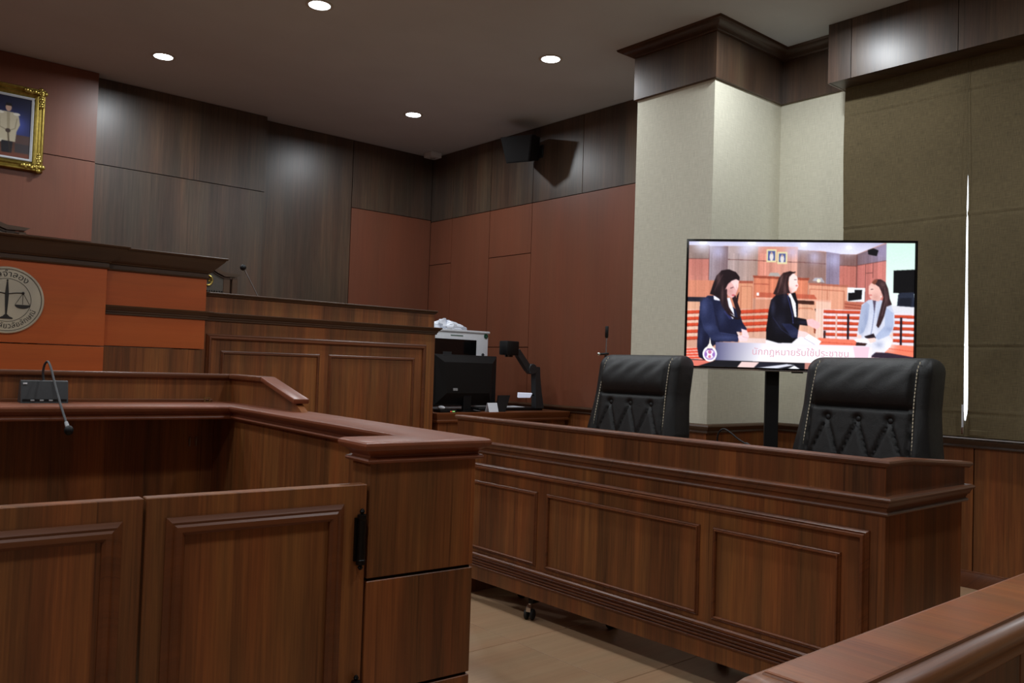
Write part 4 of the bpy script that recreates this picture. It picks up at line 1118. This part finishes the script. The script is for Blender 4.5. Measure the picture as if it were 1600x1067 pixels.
ic = [(FX0 + fw, Y_RED, FZ0 + fw), (FX1 - fw, Y_RED, FZ0 + fw), (FX1 - fw, Y_RED, FZ1 - fw), (FX0 + fw, Y_RED, FZ1 - fw)]
MB().sweep(ic, ip, (0, -1, 0), closed=True).build('white_liner', 'liner', po, smooth=30, world=True)
Q = Paint(0, 0, 300, 420, 100, 140, (30, 34, 70))
Q.rect(0, 0, 300, 300, (24, 26, 50), (40, 46, 96)); Q.glow(205, 190, 70, (84, 100, 190), .8); Q.glow(60, 150, 60, (50, 60, 120), .6)
Q.rect(0, 300, 300, 420, (78, 50, 42), (110, 66, 48)); Q.rect(190, 260, 300, 320, (84, 62, 58)); Q.rect(0, 250, 60, 380, (90, 66, 56)); Q.rect(200, 320, 300, 380, (60, 52, 56))
Q.poly([(112, 300), (186, 300), (180, 388), (118, 388)], (26, 24, 32))
Q.poly([(84, 130), (120, 112), (182, 112), (216, 134), (226, 190), (206, 240), (200, 310), (98, 310), (94, 240), (76, 190)], (196, 186, 160)); Q.poly([(140, 116), (160, 116), (166, 310), (150, 310)], (168, 156, 130)); Q.line([(96, 150), (100, 220), (150, 240)], 6, (150, 140, 118)); Q.line([(206, 150), (196, 220), (156, 240)], 6, (150, 140, 118))
Q.ell(100, 122, 22, 10, (226, 222, 208)); Q.ell(202, 122, 22, 10, (226, 222, 208)); Q.ell(150, 84, 19, 26, (196, 160, 140)); Q.poly([(128, 80), (134, 54), (166, 54), (174, 80), (166, 72), (136, 72)], (24, 20, 22)); Q.ell(152, 240, 16, 14, (70, 56, 50)); Q.line([(152, 250), (172, 390)], 5, (60, 44, 34)); Q.poly([(90, 300), (124, 300), (112, 322), (98, 320)], (206, 200, 180))
Q.rect(0, 388, 300, 420, (112, 60, 44)); Q.blur(3)
M['canvas'] = attr_paint('painted_canvas')
picture('painting', Q, 'canvas', (FX0 + fw + .012, Y_RED - .012, FZ1 - fw - .012), (FX1 - FX0 - 2 * fw - .024, 0, 0), (0, 0, -(FZ1 - FZ0 - 2 * fw - .024)), po, world=True)
MB().box(FX0 + .02, FX1 - .02, Y_RED - .008, Y_RED + .001, FZ0 + .02, FZ1 - .02).build('backing_board', 'backing', po, world=True)

# ------------------------------------------------------------------ roman blinds
def blind(name, y0, y1, label, edge0, edge1):
    """folded fabric sheet; y0 < y1; edges wander by edge functions of height"""
    r = thing(name, label, 'blind', (5.185, (y0 + y1) / 2, .885), 0, 'roman blinds over the window')
    z0, z1 = .885, 3.16
    ny, nz = 40, 260
    seams = [1.03, 1.42, 2.19, 2.93]
    mb = MB(); rr = random.Random(len(label))
    ph = [rr.random() * 6 for _ in range(6)]
    for side in (0, 1):
        for j in range(nz + 1):
            z = z0 + (z1 - z0) * j / nz
            for i in range(ny + 1):
                t = i / ny
                y = (y0 + edge0(z)) * (1 - t) + (y1 + edge1(z)) * t
                x = 5.185 + .006 * math.sin(y * 7 + ph[0] + z * 1.1) + .005 * math.sin(z * 5.3 + ph[1] + y * 2.0) + .003 * math.sin(y * 17 + ph[2]) * math.exp(-(z - .9) / .5)
                for s_ in seams:
                    x += -.003 * math.exp(-((z - s_) / .006) ** 2) + .0022 * math.exp(-((z - s_ + .012) / .009) ** 2) * (1 + .6 * math.sin(y * 11 + ph[3] + s_ * 3))
                mb.v.append((x + side * .004, y, z))
    n = (ny + 1); off = n * (nz + 1)
    for j in range(nz):
        for i in range(ny):
            a = j * n + i
            mb.f.append((a, a + 1, a + n + 1, a + n)); mb.f.append((off + a, off + a + n, off + a + n + 1, off + a + 1))
    for j in range(nz):
        for i in (0, ny):
            a = j * n + i; mb.f.append((a, a + n, off + a + n, off + a))
    for i in range(ny):
        for j in (0, nz):
            a = j * n + i; mb.f.append((a, off + a, off + a + 1, a + 1))
    mb.build('fabric', 'blind', r, smooth=60, world=True)
    MB().box(5.187, 5.20, y0 + .02, y1 - .02, .892, .925, .003, 1).build('bottom_bar', 'blind', r, world=True)
    MB().box(5.198, 5.225, y0, y1, 3.10, 3.118, .003, 1).build('head_rail', 'grey_plastic', r, world=True)
    for yy in (y0 + .12, y1 - .12):
        MB().tube([(5.205, yy, .92), (5.207, yy, 3.09)], .0015, 5).build('lift_cord', 'trim_white', r, world=True)
    return r
gapf = lambda z: min(1.0, max(0.0, (2.42 - z) / 1.3)) ** .5 * (1.0 if z > 1.04 else max(0.0, (z - .94) / .10)) * (1 - .7 * math.exp(-((z - 2.19) / .02) ** 2))
blind('roman_blind', 1.990, 2.757, 'olive fabric blind hanging directly behind the television', lambda z: .000 + .006 * gapf(z) + .003 * math.sin(z * 6) * gapf(z), lambda z: .004 * math.sin(z * 3))
blind('roman_blind', .93, 1.985, 'olive fabric blind on the far side of the bright gap from the television', lambda z: 0.0, lambda z: -.011 * gapf(z) + .004 * (1 - gapf(z)))
wd_ = thing('blind_wand', 'clear plastic blind wand hanging in the bright gap between blinds', 'blind wand', (5.163, 1.990, .90))
MB().tube([(0, 0, .012), (0, .001, .17)], .006, 8).build('rod', 'white_plastic', wd_, smooth=60)
MB().tube([(0, 0, .0), (0, 0, .04)], .009, 8).build('handle', 'chrome', wd_, smooth=60)
MB().tube([(0, .001, .16), (.0, .0, 2.18)], .0012, 5).build('cord', 'blind', wd_)

# ------------------------------------------------------------------ judges' chairs
def judge_chair(name, label, x, y, zb, zt, hw, s=1.0):
    """zb floor, zt height of the wing tips of the crest"""
    r = thing(name, label, 'chair', (x, y, zb), 0, 'judges chairs behind the bench')
    T = zt - zb
    up = [(-hw, 0), (-hw * .52, .006), (-hw * .30, .028), (-hw * .12, .052), (0, .060), (hw * .12, .052), (hw * .30, .028), (hw * .52, .006), (hw, 0)]
    lo = [(a * (.90 if abs(a) > hw * .6 else 1.0), b - (.020 if abs(a) > hw * .6 else .030)) for a, b in up]
    MB().extr([(a, T + b) for a, b in up] + [(a, T + b) for a, b in reversed(lo)], 'y', -.045, .035).build('crest_rail', 'judge_wood', r, smooth=20)
    MB().extr([(a * .94, T + b - .034) for a, b in up] + [(a * .9, T + b - .042) for a, b in reversed(up)], 'y', -.030, .025).build('crest_bead', 'judge_wood', r)
    for q in (-1, 1):
        MB().box(q * hw * .84 - .020, q * hw * .84 + .020, -.035, .025, 0, T - .028, .003, 1).build('post', 'judge_wood', r)
        MB().box(q * hw * .60 - .026, q * hw * .60 + .026, -.028, .018, .40, T - .018, .004, 1).build('stile', 'judge_wood', r)
    pad = [(-hw * .50, .52), (hw * .50, .52)] + [(a, T + b - .034) for a, b in reversed(up[1:-1])]
    MB().extr(pad, 'y', -.022, .015).build('back_pad', 'judge_leather', r)
    nl = MB()
    for k in range(13):
        nl.ball((-hw * .46 + hw * .92 * k / 12, -.024, T - .138), .0055, 8, 5)
    nl.build('nailhead_trim', 'iron', r, smooth=60)
    MB().lathe([(.031, -.034), (.036, -.036), (.041, -.034), (.041, -.020), (.031, -.020)], (0, 0, T - .062), 28, 'y').build('gold_medallion', 'gold_bright', r, smooth=40)
    sq = MB().tube([(-.012, -.030, T - .080), (-.012, -.030, T - .052), (-.002, -.030, T - .045), (.010, -.030, T - .050), (.014, -.030, T - .062), (.008, -.030, T - .072), (.006, -.030, T - .060)], .0035, 6)
    sq.tube([(.016, -.030, T - .046), (.022, -.030, T - .056), (.020, -.030, T - .074)], .003, 6).build('gold_monogram', 'gold_bright', r, smooth=60)
    MB().box(-hw * .9, hw * .9, -.50, .0, .42, .54, .03, 3).build('seat', 'judge_leather', r, smooth=50)
    for q in (-1, 1):
        MB().box(q * hw * .86 - .025, q * hw * .86 + .025, -.49, -.44, 0, .70, .004, 1).build('front_leg', 'judge_wood', r)
        MB().box(q * hw * .86 - .03, q * hw * .86 + .03, -.50, -.03, .68, .72, .008, 2).build('armrest', 'judge_wood', r)
    return r
judge_chair('judge_chair', 'tall wooden judge chair rising behind the emblem section of the bench', XC, 6.2, .60, 2.005, .275)
judge_chair('judge_chair', 'wooden judge chair with gold medallion just past the crown cornice end', 2.285, 6.2, .60, 1.838, .245)

jm = thing('bench_microphone', 'slim silver gooseneck microphone rising from the judges bench', 'microphone', (2.53, 5.5, 1.36))
MB().lathe([(.0001, 0), (.05, 0), (.05, .010), (.018, .024), (.0001, .026)], (0, 0, 0), 20).build('base', 'black_plastic', jm, smooth=40)
MB().tube([(0, 0, .02), (-.05, 0, .105), (-.15, 0, .285), (-.245, 0, .448)], .0045, 8).build('stem', 'steel', jm, smooth=60)
MB().ball((-.256, 0, .462), .021, 14, 10).build('windscreen', 'black_plastic', jm, smooth=60)

# microphone on a floor stand near the column
ms = thing('microphone_stand', 'upright microphone on a floor stand behind the chair nearest the column', 'microphone', (4.345, 4.06, 0))
MB().lathe([(.0001, 0), (.13, 0), (.13, .012), (.03, .025), (.0001, .026)], (0, 0, 0), 28).build('base', 'black_plastic', ms, smooth=40)
MB().tube([(0, 0, .02), (0, 0, 1.31)], .010, 10).build('pole', 'black_plastic', ms, smooth=60)
MB().tube([(-.045, .02, 1.316), (.015, -.01, 1.322)], .008, 8).tube([(-.052, .0235, 1.316), (-.044, .02, 1.316)], .010, 8).build('clamp', 'black_plastic', ms, smooth=60)
MB().ball((-.05, .022, 1.317), .012, 10, 8).build('clamp_screw', 'chrome', ms, smooth=60)
MB().tube([(0, 0, 1.315), (.002, 0, 1.44)], .0042, 8).build('stem', 'steel', ms, smooth=60)
MB().tube([(.002, 0, 1.432), (.002, 0, 1.437), (.003, 0, 1.512), (.003, 0, 1.516)], [.008, .0125, .0125, .010], 12).build('capsule', 'black_plastic', ms, smooth=50)

# ------------------------------------------------------------------ office machines on the clerk's table (top at z = .83)
ZT = .83
pn = thing('printer', 'boxy white office printer with a dark front on the clerk table', 'printer', (4.33, 5.95, ZT))
MB().box(-.335, .315, -.19, .22, 0, .665, .012, 2).build('body', 'white_plastic', pn, smooth=30)
MB().box(-.335, .325, -.20, .23, .662, .682, .006, 2).build('lid', 'white_plastic', pn, smooth=30)
MB().box(-.32, .180, -.1955, -.186, .03, .600, .003, 1).build('dark_front', 'black_gloss', pn)
MB().box(-.18, -.09, -.198, -.192, .455, .490, .001, 1).build('paper_slot', 'dark_plastic', pn)
MB().box(-.10, .03, -.1935, -.188, .630, .636).build('brand_strip', 'green_sticker', pn)
MB().lathe([(.0001, -.196), (.021, -.196), (.021, -.190), (.0001, -.190)], (.283, 0, .640), 20, 'y').build('round_badge', 'green_sticker', pn)
MB().lathe([(.012, -.198), (.0165, -.198), (.0165, -.190), (.012, -.190)], (.283, 0, .640), 20, 'y').build('badge_ring', 'black_plastic', pn)
MB().lathe([(.0001, -.198), (.013, -.198), (.014, -.190), (.0001, -.190)], (.255, 0, .475), 16, 'y').build('power_button', 'dark_plastic', pn)

bg = MB(); rr = random.Random(11)
NB, MBn = 26, 14
for j in range(MBn + 1):
    for i in range(NB):
        a = 2 * math.pi * i / NB; v = j / MBn
        rad = math.sin(math.pi * (.5 + .5 * v)) if v > 0 else 1.0
        rad = max(.02, math.cos(v * math.pi / 2))
        nz = .012 * math.sin(3 * a + 4 * v) + .016 * math.sin(7 * a + 9 * v + 1) + rr.uniform(-.008, .008)
        sx = .165 + nz * 1.8; sy = .10 + nz
        tail = .05 * max(0, math.cos(a - .1)) ** 8 * (1 - v)
        bg.v.append(((sx * rad + tail) * math.cos(a), sy * rad * math.sin(a), max(.001, .072 * math.sin(v * math.pi / 2) * (1 + .25 * math.sin(5 * a + 2)) * (1 - .10 * math.cos(a)) + rr.uniform(-.004, .004)) if j else .0005))
for j in range(MBn):
    for i in range(NB):
        a = j * NB + i; b_ = j * NB + (i + 1) % NB
        bg.f.append((a, b_, b_ + NB, a + NB))
bg.f.append(tuple(range(NB))); bg.f.append(tuple(MBn * NB + i for i in reversed(range(NB))))
bo = bg.build('plastic_bag', 'bag', None, smooth=25)
bo.location = (4.265, 5.88, ZT + .682)
tag(bo, 'crumpled white plastic bag lying on top of the printer', 'bag')

mo = thing('computer_monitor', 'black computer monitor seen from behind in front of the printer', 'monitor', (4.20, 5.5, ZT))
MB().box(-.325, .325, -.01, .02, .045, .462, .006, 2).xf(Matrix.Translation((0, 0, 0))).build('display_panel', 'black_plastic', mo)
MB().add([(-.30, -.012, .06), (.27, -.012, .06), (.32, -.012, .455), (-.32, -.012, .455), (-.22, -.055, .15), (.22, -.055, .15), (.25, -.050, .40), (-.25, -.050, .40)], [(0, 1, 5, 4), (1, 2, 6, 5), (2, 3, 7, 6), (3, 0, 4, 7), (4, 5, 6, 7), (3, 2, 1, 0)]).build('back_housing', 'black_plastic', mo)
MB().box(-.04, .04, -.045, -.015, .015, .26, .006, 2).build('stand_neck', 'black_plastic', mo)
MB().lathe([(.0001, 0), (.13, 0), (.13, .008), (.06, .018), (.0001, .02)], (0, -.02, 0), 28).build('stand_base', 'black_gloss', mo, smooth=40)
MB().box(.245, .262, -.0545, -.050, .372, .378).xf(Matrix.Translation((0, .02, 0))).build('indicator', 'white_plastic', mo)
MB().box(-.16, -.115, -.058, -.052, .17, .19).build('port_label', 'grey_plastic', mo)

dc = thing('document_camera', 'black document camera with bent arm on the clerk table', 'document camera', (4.72, 5.5, ZT))
MB().box(-.38, .345, -.02, .20, .0, .026, .006, 2).build('base_plate', 'black_plastic', dc, smooth=30)
MB().extr([(.255, .02), (.350, .02), (.318, .16), (.296, .30), (.290, .382), (.262, .386), (.222, .382), (.236, .34), (.246, .16)], 'y', -.03, .03).build('lower_arm', 'dark_plastic', dc, smooth=25)
MB().extr([(.012, .500), (.050, .535), (.185, .392), (.215, .330), (.150, .345), (.125, .372)], 'y', -.024, .024).build('upper_arm', 'dark_plastic', dc, smooth=25)
MB().lathe([(.0001, -.036), (.042, -.036), (.046, -.030), (.046, .030), (.042, .036), (.0001, .036)], (.205, 0, .365), 18, 'y').build('elbow_joint', 'dark_plastic', dc, smooth=35)
MB().box(-.122, .016, -.055, .055, .478, .600, .010, 2).build('camera_head', 'black_plastic', dc, smooth=30)
MB().lathe([(.0001, .462), (.034, .462), (.038, .480), (.0001, .480)], (-.053, 0, 0), 20).build('lens', 'black_gloss', dc, smooth=35)
MB().add([(.030, -.045, .154), (.192, -.045, .150), (.192, -.02, .112), (.050, -.02, .112), (.030, -.035, .158), (.192, -.035, .154), (.192, -.010, .118), (.050, -.010, .118)], [(0, 1, 2, 3), (7, 6, 5, 4), (0, 4, 5, 1), (1, 5, 6, 2), (2, 6, 7, 3), (3, 7, 4, 0)]).build('side_lamp', 'lamp_white', dc)
MB().tube([(.18, -.02, .135), (.27, .0, .135)], .006, 8).build('lamp_arm', 'black_plastic', dc, smooth=60)

pp = MB().box(-.165, .165, -.075, .075, 0, .006).build('paper_stack', 'paper')
pp.location = (4.705, 5.58, ZT + .026); tag(pp, 'white sheets of paper on the document camera base', 'paper')
cd = thing('name_card', 'small white folded card standing below the monitor edge', 'card', (4.40, 5.375, ZT))
MB().extr([(-.028, 0), (-.024, 0), (.001, .072), (-.003, .074)], 'x', -.055, .045).build('front_leaf', 'paper', cd)
MB().extr([(.024, 0), (.028, 0), (.003, .074), (-.001, .072)], 'x', -.055, .045).build('back_leaf', 'paper', cd)
ea = thing('tablet_stand', 'black slanted tablet stand beside the monitor', 'stand', (4.50, 5.40, ZT))
MB().add([(-.07, -.04, .0), (.03, -.04, .0), (.13, .02, .135), (.0, .02, .135), (-.07, -.028, .0), (.03, -.028, .0), (.13, .032, .135), (.0, .032, .135)], [(0, 1, 2, 3), (7, 6, 5, 4), (0, 4, 5, 1), (1, 5, 6, 2), (2, 6, 7, 3), (3, 7, 4, 0)]).build('plate', 'black_plastic', ea)
MB().tube([(.05, .026, .10), (.04, .06, .004)], .005, 8).build('prop', 'black_plastic', ea)
nw = thing('network_switch', 'small black box with coloured lights beside the bench end', 'box', (3.93, 5.40, ZT))
MB().box(-.075, .085, -.05, .05, 0, .022, .004, 2).build('case', 'black_plastic', nw)
MB().box(.02, .035, -.0515, -.049, .006, .011).build('red_light', 'red_led', nw)
MB().box(.04, .065, -.0515, -.049, .006, .011).build('green_light', 'green_led', nw)
ms2 = MB().ball((0, 0, 0), .03, 14, 8, (.8, 1.3, .55)).build('computer_mouse', 'white_plastic', None, smooth=60)
ms2.location = (3.895, 5.395, ZT + .036); tag(ms2, 'white computer mouse resting on the small black box', 'mouse')
